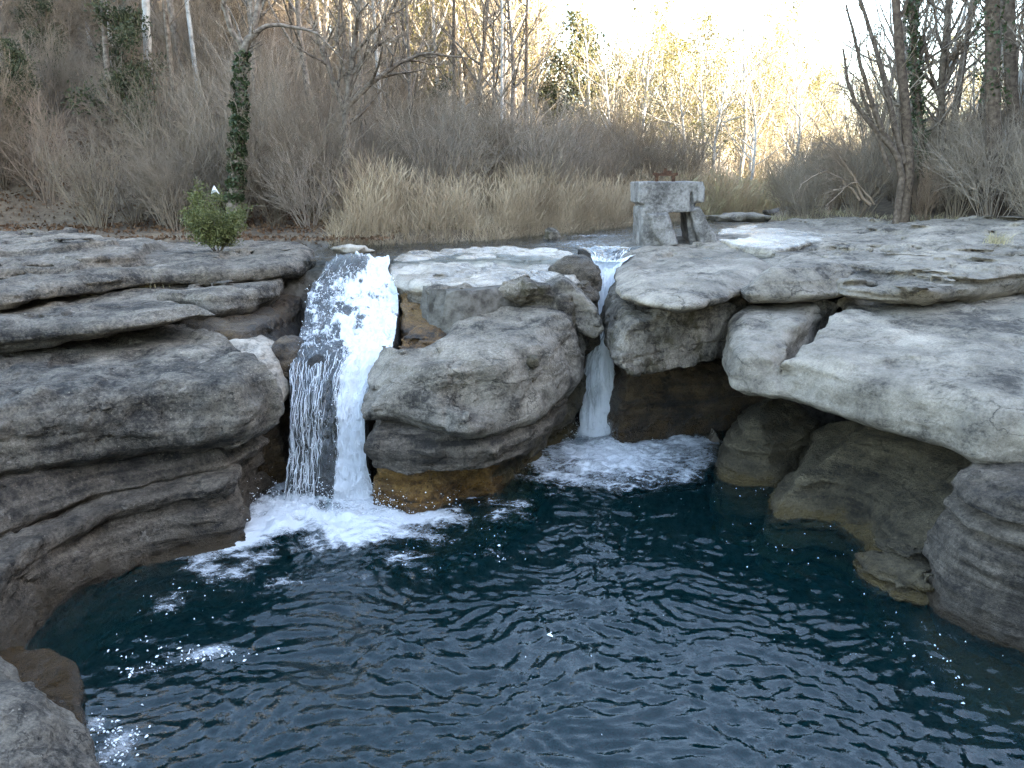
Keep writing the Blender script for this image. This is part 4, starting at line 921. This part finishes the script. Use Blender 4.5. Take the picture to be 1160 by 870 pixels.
def leaf_mesh(name, C, size, rng, aspect=1.6):
    n = len(C); a = rng.normal(0, 1, (n, 3)); a /= np.linalg.norm(a, axis=1, keepdims=True); b = np.cross(a, rng.normal(0, 1, (n, 3))); b /= np.linalg.norm(b, axis=1, keepdims=True)
    s = size*(.5+rng.random(n))[:, None]
    V = np.stack([C-a*s*aspect, C+b*s*.7, C+a*s*aspect, C-b*s*.7], 1).reshape(-1, 3)
    F = (np.arange(n)*4)[:, None]+np.arange(4)[None]; return mesh_np(name, V, F, False)
LV_TREE = [dict(n=16, ang=.8, len=.34, r=.05, k=6, wob=.12, up=.12, s=4, trunk=True), dict(n=6, ang=.7, len=.5, r=.016, k=4, wob=.16, up=.08, s=3), dict(n=6, ang=.7, len=.5, r=.008, k=3, wob=.18, up=.06, s=3)]
LV_SPARSE = [dict(n=13, ang=.9, len=.16, r=.03, k=5, wob=.12, up=.1, s=4, trunk=True), dict(n=5, ang=.7, len=.55, r=.012, k=4, wob=.16, up=.08, s=3), dict(n=5, ang=.7, len=.5, r=.007, k=3, wob=.18, up=.06, s=3)]
LV_SHRUB = [dict(n=8, ang=.55, len=.5, r=.012, k=5, wob=.13, up=.05, s=3), dict(n=7, ang=.6, len=.45, r=.008, k=4, wob=.16, up=.03, s=3), dict(n=3, ang=.6, len=.45, r=.0055, k=2, wob=.2, up=.0, s=3)]
def plant(name, label, cat, loc, trunk_me, crown_me, tm, cm, group=None, rz=0, sc_=1.0, trunk_name='trunk', crown_name='crown', extra=None):
    r = tag(empty(name, loc), label, cat, group); r.rotation_euler.z = rz; r.scale = (sc_,)*3 if not isinstance(sc_, tuple) else sc_
    if trunk_me is not None: obj(trunk_name, trunk_me, tm, r)
    if crown_me is not None: obj(crown_name, crown_me, cm, r)
    for nm, me, m in (extra or []): obj(nm, me, m, r)
    return r
def copy_tree(root, loc, rz, s, label=None, group=None, tilt=(0, 0)):
    r = root.copy(); COL.objects.link(r); r.location = loc; r.rotation_euler = (tilt[0], tilt[1], rz); r.scale = s if isinstance(s, tuple) else (s,)*3
    if label: r['label'] = label
    if group: r['group'] = group
    for ch in list(root.children):
        c = ch.copy(); COL.objects.link(c); c.parent = r
    return r
prng = random.Random(5)
class Kind:
    """one kind of plant: a few variants, copies placed anywhere"""
    def __init__(s, name, cat, variants): s.name, s.cat, s.var, s.first = name, cat, variants, {}
    def put(s, x, y, label, group, size, z=None, tilt=(0, 0), v=None):
        i = prng.randrange(len(s.var)) if v is None else v
        loc = (x, y, (gz(x, y) if z is None else z)-.03); rz = prng.random()*6.28
        if i not in s.first:
            r = empty(s.name, loc)
            for nm, me, m in s.var[i]: obj(nm, me, m, r)
            s.first[i] = r; tag(r, label, s.cat, group); r.rotation_euler = (tilt[0], tilt[1], rz); r.scale = (size,)*3 if not isinstance(size, tuple) else size
            return r
        return copy_tree(s.first[i], loc, rz, size, label, group, tilt)
def tree_variant(seed, h, r, lv, tm, cm, start=.3, wob=.05, leaves=None, lean=(0, 0)):
    tr, tw = tree_parts(seed, h, r, lv, wob, lean, start)
    v = [('trunk', tubes_mesh('trunk', tr), M[tm]), ('crown', tubes_mesh('crown', tw), M[cm])]
    if leaves:
        rg = np.random.default_rng(seed); ends = np.array([t[0][-1] for t in tw]); C = ends[rg.integers(0, len(ends), leaves[0])]+rg.normal(0, leaves[3], (leaves[0], 3))
        v.append(('leaves', leaf_mesh('leaves', C, leaves[1], rg), M[leaves[2]]))
    return v
def shrub_variant(seed, h, n, spread, cm, lv=LV_SHRUB):
    rg = np.random.default_rng(seed); tw = []
    for i in range(n):
        a = rg.random()*6.28; s_ = spread*(rg.random()**.6); b = .25*rg.random()
        pts, rad = branch(rg, (b*math.cos(a), b*math.sin(a), -.1), (s_*math.cos(a), s_*math.sin(a), 1), h*(.6+.5*rg.random()), .016, .004, 7, .07, .0)
        tw.append((pts, rad, 3)); grow(rg, pts, rad, None, lv, tw, tw, 0, .2)
    return [('branches', tubes_mesh('branches', tw), M[cm])]
K_tree = Kind('bare_tree', 'tree', [tree_variant(20+i, 11, .13, LV_TREE, 'bark', 'twig', .22+.1*(i % 2)) for i in range(4)] + [tree_variant(30, 10, .1, LV_TREE, 'barkpale', 'twig', .3)])
K_tall = Kind('slender_tree', 'tree', [tree_variant(40+i, 13, .11, LV_SPARSE, m, 'twig', .35, .025) for i, m in enumerate(['barkpale', 'bark', 'barkpale', 'bark'])])
K_sun = Kind('bare_tree', 'tree', [tree_variant(50+i, 9, .12, LV_TREE, 'barkpale', 'twiglit', .18, .06, (1500, .04, 'yellowleaf', .2) if i % 2 else None) for i in range(4)])
K_shrub = Kind('bare_shrub', 'shrub', [shrub_variant(60+i, 2.9, 24, .55, 'twig') for i in range(4)])
K_shrubr = Kind('reddish_shrub', 'shrub', [shrub_variant(70+i, 2.6, 24, .5, 'twigred') for i in range(2)])
K_shrubp = Kind('sunlit_shrub', 'shrub', [shrub_variant(75+i, 3.0, 24, .6, 'twiglit') for i in range(3)])
def evergreen_variant(seed, h, w, n, size, lm):
    rg = np.random.default_rng(seed); tr, tw = tree_parts(seed, h, .07, [dict(n=14, ang=1.0, len=.35, r=.03, k=4, wob=.12, up=.05, s=3, trunk=True), dict(n=5, ang=.7, len=.5, r=.01, k=3, wob=.15, up=.03, s=3, trunk=True)], .05, (0, 0), .12)
    ends = np.concatenate([t[0][1:] for t in tr[1:]]); C = ends[rg.integers(0, len(ends), n)]+rg.normal(0, w, (n, 3)); C = C[C[:, 2] > .2]
    return [('trunk', tubes_mesh('trunk', tr), M['bark']), ('crown', leaf_mesh('crown', C, size, rg), M[lm])]
K_ever = Kind('evergreen_tree', 'tree', [evergreen_variant(80+i, 6, .22, 6000, .05, 'evergreen') for i in range(3)])
print('protos', round(time.time()-T0, 1))

def in_view(x, y, m=1.0): return y > 3 and abs(x) < .70*y*m + 2
# ---- left hillside: mixed wood
def scatter(kind, n, box, cond, label, group, smin_, smax, mind, taken, v=None):
    c = 0; tries = 0
    while c < n and tries < n*60:
        tries += 1
        x = prng.uniform(box[0], box[1]); y = prng.uniform(box[2], box[3])
        if not in_view(x, y) or not cond(x, y): continue
        if y < 21.7 and abs(x+.353*y) < .75: continue      # keep the ivy trunk's foot clear
        if any((x-a)**2+(y-b)**2 < mind*mind for a, b in taken): continue
        taken.append((x, y)); s = prng.uniform(smin_, smax)
        kind.put(x, y, label, group, (s*prng.uniform(.9, 1.15), s*prng.uniform(.9, 1.15), s)); c += 1
def dlf(x, y): return float(side_dist(np.array([float(x)]), np.array([float(y)]), LB, True)[0])
def drf(x, y): return float(side_dist(np.array([float(x)]), np.array([float(y)]), RB, False)[0])
T1 = []
scatter(K_tree, 95, (-40, 6, 22, 66), lambda x, y: 3.5 < dlf(x, y) < 45 and x < 1+.12*(y-25), 'bare brown tree crowded on the shaded left hillside', 'bare trees on the left hillside', .6, 1.05, 1.5, T1)
scatter(K_tall, 110, (-40, 3, 24, 66), lambda x, y: 5 < dlf(x, y) < 45 and x < 0+.1*(y-25), 'tall slender straight tree among the left hillside wood', 'slender trees on the left hillside', .8, 1.15, 1.2, T1)
T2 = []
scatter(K_shrub, 108, (-22, 4, 19, 40), lambda x, y: 1.2 < dlf(x, y) < 15 and x < -3+.25*(y-20)*1.4 and not (abs(x+8) < 1.6 and y < 20.5), 'grey brown leafless shrub in the thicket along the left bank', 'bare shrubs along the left bank', .8, 1.4, .7, T2)
scatter(K_shrub, 56, (-38, 2, 26, 56), lambda x, y: dlf(x, y) > 8 and x < 0+.05*(y-25), 'grey brown leafless undergrowth shrub higher on the left hillside', 'undergrowth on the left hillside', 1.2, 2.0, 1.4, T2)
scatter(K_shrubr, 22, (-20, 5, 22, 42), lambda x, y: 2.5 < dlf(x, y) < 16, 'reddish brown leafless shrub on the left slope', 'reddish shrubs on the left slope', .8, 1.3, 1.2, T2)
T3 = []
scatter(K_shrub, 30, (-2, 10, 27, 44), lambda x, y: 2.2 < dlf(x, y) < 9 and x < 8.3, 'grey leafless shrub right behind the tall reeds', 'grey shrubs behind the reeds', 1.0, 1.5, 1.0, T3)
# ---- sunlit centre
T4 = []
scatter(K_sun, 70, (-6, 34, 38, 80), lambda x, y: 3 < dlf(x, y) < 45 and x > -6+.05*(y-40) and x < .42*y-2, 'sunlit pale bare tree in the far centre of the valley', 'sunlit trees in the far centre', .7, 1.1, 1.6, T4)
scatter(K_sun, 46, (2, 30, 38, 58), lambda x, y: dlf(x, y) > 1.5 and .09*y < x < .36*y, 'sunlit straw coloured bare tree beyond the sluice block', 'sunlit trees beyond the sluice block', .75, 1.12, 1.3, T4)
scatter(K_sun, 75, (-16, 4, 38, 58), lambda x, y: -.24*y < x < .03*y, 'sunlit bare tree on the shoulder of the left hillside', 'sunlit trees on the hill shoulder', 1.15, 1.6, 1.1, T4)
scatter(K_shrubp, 45, (3, 34, 34, 60), lambda x, y: 1.0 < dlf(x, y) < 14 and x > 9.0-.15*(y-34), 'sunlit straw coloured shrub beyond the river bend', 'sunlit shrubs beyond the river bend', .8, 1.4, 1.1, T4)
scatter(K_sun, 34, (18, 46, 44, 72), lambda x, y: .33*y < x < .68*y, 'sunlit pale tree seen between the trunks of the right wood', 'sunlit trees behind the right wood', .8, 1.2, 1.8, T4)
scatter(K_sun, 30, (10, 62, 62, 130), lambda x, y: True, 'distant bare tree in sunlit pale tones on the far slope', 'distant trees on the far slope', .7, 1.1, 3.0, T4)
# ---- right bank
T5 = []
scatter(K_tree, 24, (12, 38, 20, 56), lambda x, y: drf(x, y) > 2.2 and x > 11+.18*(y-20), 'brown bare tree in the dense wood on the right bank', 'bare trees on the right bank', .7, 1.1, 1.3, T5)
scatter(K_tall, 30, (12, 38, 20, 56), lambda x, y: drf(x, y) > 2.5 and x > 12+.2*(y-20), 'tall slender tree in the dense wood on the right bank', 'slender trees on the right bank', .8, 1.1, 1.2, T5)
T6 = []
scatter(K_shrub, 66, (9.5, 24, 15, 36), lambda x, y: .2 < drf(x, y) < 9, 'tangled grey leafless shrub in the scrub on the right bank', 'scrub on the right bank', .6, 1.1, .75, T6)
scatter(K_shrub, 30, (12, 30, 19, 44), lambda x, y: 2 < drf(x, y) < 14, 'tall tangled shrub at the back of the right bank scrub', 'tall shrubs on the right bank', 1.2, 1.9, 1.2, T6)
scatter(K_shrubr, 10, (10, 22, 17, 32), lambda x, y: .5 < drf(x, y) < 7, 'reddish tangled shrub in the right bank scrub', 'reddish scrub on the right bank', .6, .95, 1.0, T6)
# ---- single evergreens
for u, v, y, s, lab in [(130, 45, 25.5, 1.0, 'dark evergreen tree between bare trunks high on the left slope'), (8, 120, 24.5, .8, 'dark green evergreen at the left edge beside the bare thicket'), (505, 130, 36, .62, 'dark ivy covered evergreen clump among grey shrubs left of centre'),
                        (638, 60, 46, 1.25, 'tall leafy sunlit evergreen in the centre skyline'), (905, 180, 48, .8, 'green yellow evergreen beyond the river bend on the right'), (40, 30, 28, 1.0, 'evergreen tree at the top left corner of the wood')]:
    x = P2(u, v, y=y)[0]; g = gz(x, y); topz = P(u, v-35, y=y)[2]
    K_ever.put(x, y, lab, None, max(.55, min(1.9, (topz-g)/6.0)))

# ---- named single trees
def poly3(pix, y0, dy=0.0):
    return np.array([P(u, v, y=y0+dy*i) for i, (u, v) in enumerate(pix)])
def resample(p, k):
    s = np.concatenate([[0], np.cumsum(np.linalg.norm(np.diff(p, axis=0), axis=1))]); t = np.linspace(0, s[-1], k+1)
    return np.stack([np.interp(t, s, p[:, i]) for i in range(3)], 1)
def special(name, label, stems, y0, seed, tm, cm, lv, start=.3, ivy=None, group=None):
    """stems: list of (pixel polyline, r0, r1, dy)"""
    ps = []; b = P(*stems[0][0][0], y=y0); g = gz(b[0], b[1]); org = np.array([b[0], b[1], g])
    rg = np.random.default_rng(seed)
    for pix, r0, r1, dy in stems:
        p = resample(poly3(pix, y0, dy), 14); p = p + rg.normal(0, .008, p.shape)
        ps.append((p-org, np.linspace(r0, r1, 15)))
    s0 = ps[0][0]; ps[0] = (np.concatenate([[[s0[0][0], s0[0][1], -.3]], s0]), np.concatenate([[ps[0][1][0]*1.2], ps[0][1]]))
    tr, tw = tree_parts(seed, 0, 0, lv, stems=ps, start=start)
    ex = []
    if ivy:
        C = []
        for (i0, i1, rad, n) in ivy:
            p = ps[0][0][i0:i1]; t = rg.random(n)*(len(p)-1); i = t.astype(int); q_ = p[i]+(p[np.minimum(i+1, len(p)-1)]-p[i])*(t-i)[:, None]
            a = rg.random(n)*6.28; rr = rad*(.75+.45*rg.random(n))*(1+.25*np.sin(t*5)); C.append(q_+np.stack([np.cos(a)*rr, np.sin(a)*rr, rg.normal(0, .04, n)], 1))
        ex = [('ivy', leaf_mesh('ivy', np.concatenate(C), .045, rg, 1.0), M['ivy'])]
    return plant(name, label, 'tree', tuple(org), tubes_mesh('trunk', tr), tubes_mesh('crown', tw), M[tm], M[cm], group, extra=ex)
LV_BIG = [dict(n=9, ang=.8, len=.35, r=.06, k=6, wob=.13, up=.06, s=4, trunk=True), dict(n=7, ang=.8, len=.5, r=.018, k=5, wob=.16, up=.04, s=3), dict(n=6, ang=.8, len=.45, r=.009, k=3, wob=.2, up=.02, s=3)]
special('ivy_tree', 'dark ivy wrapped trunk rising from the thicket behind the green shrub', [([(265, 228), (268, 190), (271, 150), (272, 110), (273, 75), (278, 50), (290, 36)], .2, .1, .0), ([(276, 55), (262, 35), (255, 10), (250, -30)], .08, .04, -.1), ([(288, 38), (305, 28), (330, 30), (360, 38), (390, 70)], .06, .015, .1), ([(285, 40), (292, 10), (300, -40)], .09, .05, .1)], 21.6, 101, 'bark', 'twig', LV_SPARSE, .45, ivy=[(1, 10, .19, 4400), (9, 14, .16, 900)])
special('birch_tree', 'single pale white birch trunk standing tall behind the left bushes', [([(170, 180), (169, 125), (167, 60), (165, 10), (163, -60)], .14, .11, 0)], 27, 102, 'barkpale', 'twig', [dict(n=5, ang=.9, len=.12, r=.02, k=4, wob=.1, up=.1, s=3)] + LV_SPARSE[1:2], .5)
special('bare_tree', 'forked grey bare tree with spreading limbs left of centre, above the reeds', [([(392, 240), (391, 180), (392, 130), (396, 90), (402, 50), (408, 0)], .16, .06, .0), ([(392, 128), (375, 85), (362, 50), (350, 10)], .1, .03, -.1), ([(393, 120), (420, 95), (450, 72), (480, 60), (530, 66)], .1, .02, .15), ([(395, 100), (382, 50), (385, 0)], .07, .03, -.05), ([(397, 85), (425, 55), (440, 20), (460, -20)], .07, .03, .1)], 25, 103, 'bark', 'twig', LV_BIG, .2)
special('multi_stem_tree', 'leaning multi stemmed bare tree against the bright sky on the right bank', [([(1022, 200), (1015, 172), (990, 145), (968, 118), (960, 90), (955, 55)], .10, .025, -.05), ([(1020, 182), (1000, 150), (985, 110), (975, 75), (965, 30), (958, 5)], .09, .025, -.1), ([(1024, 185), (1012, 135), (1000, 85), (987, 40), (973, -5)], .09, .04, .05), ([(1008, 195), (1000, 170), (985, 130), (975, 100)], .07, .03, -.05)], 22.5, 104, 'barkdark', 'twig', [dict(n=8, ang=.7, len=.25, r=.03, k=5, wob=.14, up=.05, s=3), dict(n=5, ang=.8, len=.5, r=.011, k=4, wob=.18, up=.02, s=3), dict(n=3, ang=.8, len=.5, r=.007, k=3, wob=.2, up=.0, s=3)], .25)
special('bare_tree', 'thick straight grey trunk right of the leaning stems on the right bank', [([(1030, 200), (1028, 160), (1024, 100), (1019, 50), (1014, -10), (1010, -60)], .14, .095, .0), ([(1020, 20), (1030, -5), (1040, -25)], .05, .02, .0)], 22.5, 105, 'barkdark', 'twig', [dict(n=8, ang=.9, len=.12, r=.02, k=5, wob=.13, up=.05, s=3), dict(n=4, ang=.8, len=.5, r=.01, k=4, wob=.18, up=.02, s=3)], .3)
special('ivy_tree', 'slim ivy covered trunk beside the thick grey trunk on the right', [([(1046, 200), (1042, 140), (1037, 80), (1033, 20), (1032, -40)], .1, .07, .0)], 24, 106, 'barkdark', 'twig', LV_SPARSE, .4, ivy=[(1, 14, .16, 1500)])
special('bare_tree', 'dark thick trunk near the right edge of the wood', [([(1128, 215), (1126, 150), (1124, 80), (1124, 0), (1122, -80)], .2, .16, .0)], 22, 107, 'barkdark', 'twig', LV_SPARSE, .4, ivy=[(6, 14, .32, 500)])
special('bare_tree', 'second dark trunk at the far right edge of the wood', [([(1150, 215), (1148, 150), (1144, 60), (1142, -60)], .18, .14, .0)], 23, 108, 'barkdark', 'twig', LV_SPARSE, .4)
special('bare_tree', 'reddish brown branching tree in front of the right wood', [([(1070, 205), (1068, 150), (1066, 90), (1072, 30), (1078, -40)], .12, .05, .0), ([(1067, 100), (1085, 60), (1100, 30)], .06, .02, .1), ([(1068, 120), (1050, 70), (1045, 30)], .06, .02, .05)], 24, 109, 'bark', 'twigred', LV_BIG, .25)
special('white_trunk_tree', 'tall white barked sunlit tree rising behind the sluice block', [([(722, 190), (722, 150), (724, 110), (728, 70), (732, 50)], .26, .07, .0), ([(724, 120), (745, 95), (760, 80)], .06, .02, .1), ([(724, 110), (708, 85), (700, 68)], .06, .02, .0)], 50, 110, 'barkpale', 'twiglit', LV_BIG, .3)
special('bare_tree', 'pale sunlit branching tree at the shade edge left of the centre skyline', [([(535, 165), (545, 110), (552, 90), (560, 60), (570, 20)], .13, .04, .0), ([(548, 105), (575, 85), (590, 70), (600, 40)], .07, .02, .1), ([(546, 108), (540, 70), (530, 30)], .06, .02, .0)], 40, 111, 'barkpale', 'twiglit', LV_BIG, .25)

# ---- small green shrub on the left slab, and the white scrap caught on it
sp = P(247, 284, z=3.45)
rg = np.random.default_rng(3); st = []
for i in range(9):
    a = i*.7+rg.random(); pts, rad = branch(rg, (.04*math.cos(a), .04*math.sin(a), -.05), (.6*math.cos(a), .6*math.sin(a), 1), 1.15*(.6+.5*rg.random()), .02, .006, 6, .1, .02); st.append((pts, rad, 4))
    grow(rg, pts, rad, None, [dict(n=7, ang=.7, len=.45, r=.008, k=3, wob=.15, up=.03, s=3)], st, st, 0, .2)
ends = np.concatenate([t[0][1:] for t in st]); C = ends[rg.integers(0, len(ends), 11000)]+rg.normal(0, .08, (11000, 3)); C = C[(C[:, 2] > .1)]
sh = plant('green_shrub', 'small round green leafy shrub growing on the flat left slab', 'shrub', sp, tubes_mesh('stems', st), leaf_mesh('foliage', C, .014, rg, 2.4), M['bark'], M['leafgreen'], trunk_name='stems', crown_name='foliage')
wp = P(243, 216, y=sp[1])
V = .72*np.array([(-.12, 0, -.1), (-.05, -.06, .02), (0, 0, .16), (.05, -.05, .03), (.14, .01, -.1), (.03, -.02, -.02), (-.03, .06, -.05), (.06, .06, -.03)])
F = np.array([(0, 1, 5), (1, 2, 3), (1, 3, 5), (3, 4, 5), (2, 6, 7), (2, 1, 0), (2, 0, 6), (2, 7, 4), (2, 4, 3)])
tag(obj('paper_scrap', mesh_np('paper_scrap', V, F, False), M['whitescrap'], None, wp), 'small white scrap caught on top of the green shrub', 'scrap')
# dry tuft and a small bramble beside it
def blades(name, pts, h, w, rng, bend=.35, plume=0.0, mat='reed'):
    n = len(pts); hh = h*(.4+.6*rng.random(n))*(1.0 + .55*perlin(pts[:, 0]*.7, pts[:, 1]*.7, 3.3) + .3*perlin(pts[:, 0]*2.2, pts[:, 1]*2.2, 6.3)); a = rng.random(n)*6.28; ln = bend*(.2+rng.random(n))
    dx, dy = np.cos(a)*ln, np.sin(a)*ln; ph = rng.random(n)*3.14; wx, wy = np.cos(ph)*w, np.sin(ph)*w
    lv = [(0, 1.0), (.4, .9), (.75, .7), (1.0, .12)] if not plume else [(0, .7), (.45, .6), (.8, .5), (.88, plume), (.96, plume*.8), (1.0, .1)]
    V = []
    for t, k in lv:
        cx = pts[:, 0]+dx*t*t*hh; cy = pts[:, 1]+dy*t*t*hh; cz = pts[:, 2]+hh*(t-.25*t*t*ln)
        V.append(np.stack([cx-wx*k, cy-wy*k, cz], 1)); V.append(np.stack([cx+wx*k, cy+wy*k, cz], 1))
    V = np.stack(V, 1); m = V.shape[1]; F = []
    for i in range(0, m-2, 2): F.append(np.stack([np.arange(n)*m+i, np.arange(n)*m+i+1, np.arange(n)*m+i+3, np.arange(n)*m+i+2], 1))
    return V.reshape(-1, 3), np.concatenate(F)
# ---- reeds along the left bank
rg = np.random.default_rng(21)
def bank_pts(n, i0, i1, d0, d1, rg):
    """points at distance d inland of the left bank between two stations"""
    seg = LB[i0:i1+1]; s = np.concatenate([[0], np.cumsum(np.linalg.norm(np.diff(seg, axis=0), axis=1))]); t = rg.random(n)*s[-1]
    x = np.interp(t, s, seg[:, 0]); y = np.interp(t, s, seg[:, 1]); k = np.clip(np.searchsorted(s, t)-1, 0, len(seg)-2); e = seg[k+1]-seg[k]; e /= np.linalg.norm(e, axis=1, keepdims=True)
    d = d0+(d1-d0)*rg.random(n)**1.3
    x = x-e[:, 1]*d; y = y+e[:, 0]*d
    z = terrain_h(x[:, None], y[:, None])[:, 0]
    return np.stack([x, y, z-.03], 1)
p1 = bank_pts(36000, 4, 10, .15, 3.8, rg); dn = perlin(p1[:, 0]*.9, p1[:, 1]*.9, 2.2); p1 = p1[dn+.22+.35*perlin(p1[:, 0]*2.4, p1[:, 1]*2.4, 8.1) > rg.random(len(p1))*.6]
V1, F1 = blades('reeds', p1, 1.75, .0048, rg, .45, 1.8)
p2 = bank_pts(14000, 4, 11, -.05, 1.6, rg); V2, F2 = blades('reeds', p2, .8, .007, rg, 1.1)
tag(obj('dry_reeds', mesh_np('dry_reeds', np.concatenate([V1, V2]), np.concatenate([F1, F2+len(V1)]), False), M['reed']), 'tall straw coloured dry reeds along the left river bank', 'reeds', kind='stuff')
# sunlit reeds behind the block, to the right
p1 = bank_pts(7000, 9, 11, .1, 4.0, rg); V1, F1 = blades('reeds', p1, 1.5, .014, rg, .5, 2.0)
tag(obj('dry_grass', mesh_np('dry_grass', V1, F1, False), M['drygrass']), 'bright sunlit dry grass at the bend behind the sluice block', 'grass', kind='stuff')
# grass fringe on the right bank and leaf litter on the left
n = 9000; x = rg.uniform(8.5, 15, n); y = rg.uniform(14, 28, n); dr_ = side_dist(x, y, RB, False); ok = (dr_ > -.2) & (dr_ < 1.3); x, y = x[ok], y[ok]
V1, F1 = blades('g', np.stack([x, y, np.maximum(terrain_h(x[:, None], y[:, None])[:, 0], 3.55)], 1), .3, .007, rg, 1.2)
tag(obj('bank_grass', mesh_np('bank_grass', V1, F1, False), M['drygrass']), 'short dry grass fringe at the foot of the right bank scrub', 'grass', kind='stuff')
n = 16000; x = rg.uniform(-22, -3, n); y = rg.uniform(18, 30, n); dl_ = side_dist(x, y, LB, True); ok = (dl_ > -.9) & (dl_ < 7); x, y = x[ok], y[ok]
C = np.stack([x, y, np.maximum(terrain_h(x[:, None], y[:, None])[:, 0], np.where(side_dist(x, y, LB, True) < .2, 3.46, 0))+.03+.05*rg.random(len(x))], 1)
tag(obj('leaf_litter', leaf_mesh('leaf_litter', C, .045, rg, 1.0), M['litter']), 'reddish brown fallen leaves under the left thicket', 'leaves', kind='stuff')
# tuft in the rock seam on the right and on the left slab
for nm, lab, u, v, z, h_, n in [('grass_tuft', 'small dry plant growing in the seam of the right slabs', 940, 334, 2.93, .42, 60), ('grass_tuft', 'dry grass tuft in a crack of the left slabs', 170, 326, 3.05, .3, 120), ('grass_tuft', 'green tinged tuft on the right rock shelf', 1128, 276, 3.78, .22, 90)]:
    b = P(u, v, z=z); pp = np.stack([rg.normal(0, .13, n), rg.normal(0, .1, n), np.zeros(n)], 1); Vt, Ft = blades(nm, pp, h_, .006, rg, .9)
    tag(obj(nm, mesh_np(nm, Vt, Ft, False), M['drygrass'], None, b), lab, 'grass tuft')
# dead branches drooping over the river from the right bank
rg = np.random.default_rng(77); tw = []; b0 = np.array(P(990, 215, y=23.5))
for pix, r0 in [([(985, 235), (965, 195), (945, 165), (925, 155), (905, 158)], .05), ([(975, 225), (950, 200), (930, 195), (905, 210)], .04), ([(990, 230), (970, 205), (955, 215), (935, 235)], .035)]:
    p = resample(poly3(pix, 23.5, -.1), 10)+rg.normal(0, .03, (11, 3)); rad = np.linspace(r0, .01, 11); tw.append((p-b0, rad, 5)); grow(rg, p-b0, rad, None, LV_SHRUB, tw, tw, 0, .2)
tag(obj('fallen_branches', tubes_mesh('fallen_branches', tw), M['twigred'], None, tuple(b0)), 'tangled brown dead branches leaning out over the river at the right bend', 'branches')
print('veg', round(time.time()-T0, 1))
#END_VEG#

# thin sunlit valley haze
def haze():
    x0, x1, y0, y1, z0, z1 = -263, 263, -163, 423, -8, 60
    V = [(x, y, z) for z in (z0, z1) for x, y in ((x0, y0), (x1, y0), (x1, y1), (x0, y1))]
    F = np.array([(3, 2, 1, 0), (4, 5, 6, 7), (0, 1, 5, 4), (1, 2, 6, 5), (2, 3, 7, 6), (3, 0, 4, 7)])
    t = NT('haze'); v = t.n('VolumePrincipled', {'Color': (1, .96, .9, 1), 'Density': HAZE, 'Anisotropy': .3}); t.t.links.new(v.outputs[0], t.out.inputs['Volume'])
    tag(obj('haze', mesh_np('haze', V, F, False), t.m), 'thin pale haze in the valley air', 'haze', kind='stuff')
HAZE = 0
if HAZE: haze()
# ================================================================= LIGHT, SKY, CAMERA
SUN_AZ, SUN_EL = R(104), R(22)          # clockwise from +Y (view direction), height
sd = (math.sin(SUN_AZ)*math.cos(SUN_EL), math.cos(SUN_AZ)*math.cos(SUN_EL), math.sin(SUN_EL))
w = bpy.data.worlds.new('World'); sc.world = w; w.use_nodes = True; nt = w.node_tree; nt.nodes.clear()
sky = nt.nodes.new('ShaderNodeTexSky'); sky.sky_type = 'NISHITA'; sky.sun_disc = False; sky.sun_elevation = SUN_EL; sky.sun_rotation = SUN_AZ
sky.air_density = 1.0; sky.dust_density = 1.2; sky.ozone_density = 1.5
bg = nt.nodes.new('ShaderNodeBackground'); bg.inputs[1].default_value = .15
wo = nt.nodes.new('ShaderNodeOutputWorld'); nt.links.new(sky.outputs[0], bg.inputs[0]); nt.links.new(bg.outputs[0], wo.inputs[0])
from mathutils import Vector
li = bpy.data.lights.new('sun', 'SUN'); li.energy = 5.0; li.angle = R(.5); li.color = (1.0, .9, .75)
so = bpy.data.objects.new('sun', li); COL.objects.link(so); so.location = (40, -20, 60); so.rotation_euler = Vector(sd).to_track_quat('Z', 'Y').to_euler()
cam = bpy.data.cameras.new('camera'); cam.sensor_fit = 'HORIZONTAL'; cam.sensor_width = 36.0; cam.lens = 36.0*F_PX/1160.0; cam.clip_start = .05; cam.clip_end = 2000
co = bpy.data.objects.new('camera', cam); COL.objects.link(co); co.location = (0, 0, HC); co.rotation_euler = (R(90)-PITCH, 0, 0); sc.camera = co
sc.view_settings.view_transform = 'Standard'; sc.view_settings.look = 'None'; sc.view_settings.exposure = 3.75; sc.view_settings.gamma = 1.0
sc.view_settings.use_white_balance = True; sc.view_settings.white_balance_temperature = 7500; sc.view_settings.white_balance_tint = 10
cy = sc.cycles; cy.use_denoising = True; cy.max_bounces = 8; cy.diffuse_bounces = 3; cy.glossy_bounces = 3; cy.transmission_bounces = 3; cy.volume_bounces = 0; cy.transparent_max_bounces = 12
cy.denoising_input_passes = 'RGB_ALBEDO_NORMAL'; cy.denoising_prefilter = 'NONE'; cy.sample_clamp_indirect = 6.0; cy.use_adaptive_sampling = True; cy.adaptive_threshold = .015; cy.caustics_reflective = False; cy.caustics_refractive = False
sc.render.film_transparent = False
print('done', round(time.time()-T0, 1), 'objects', len(sc.objects))
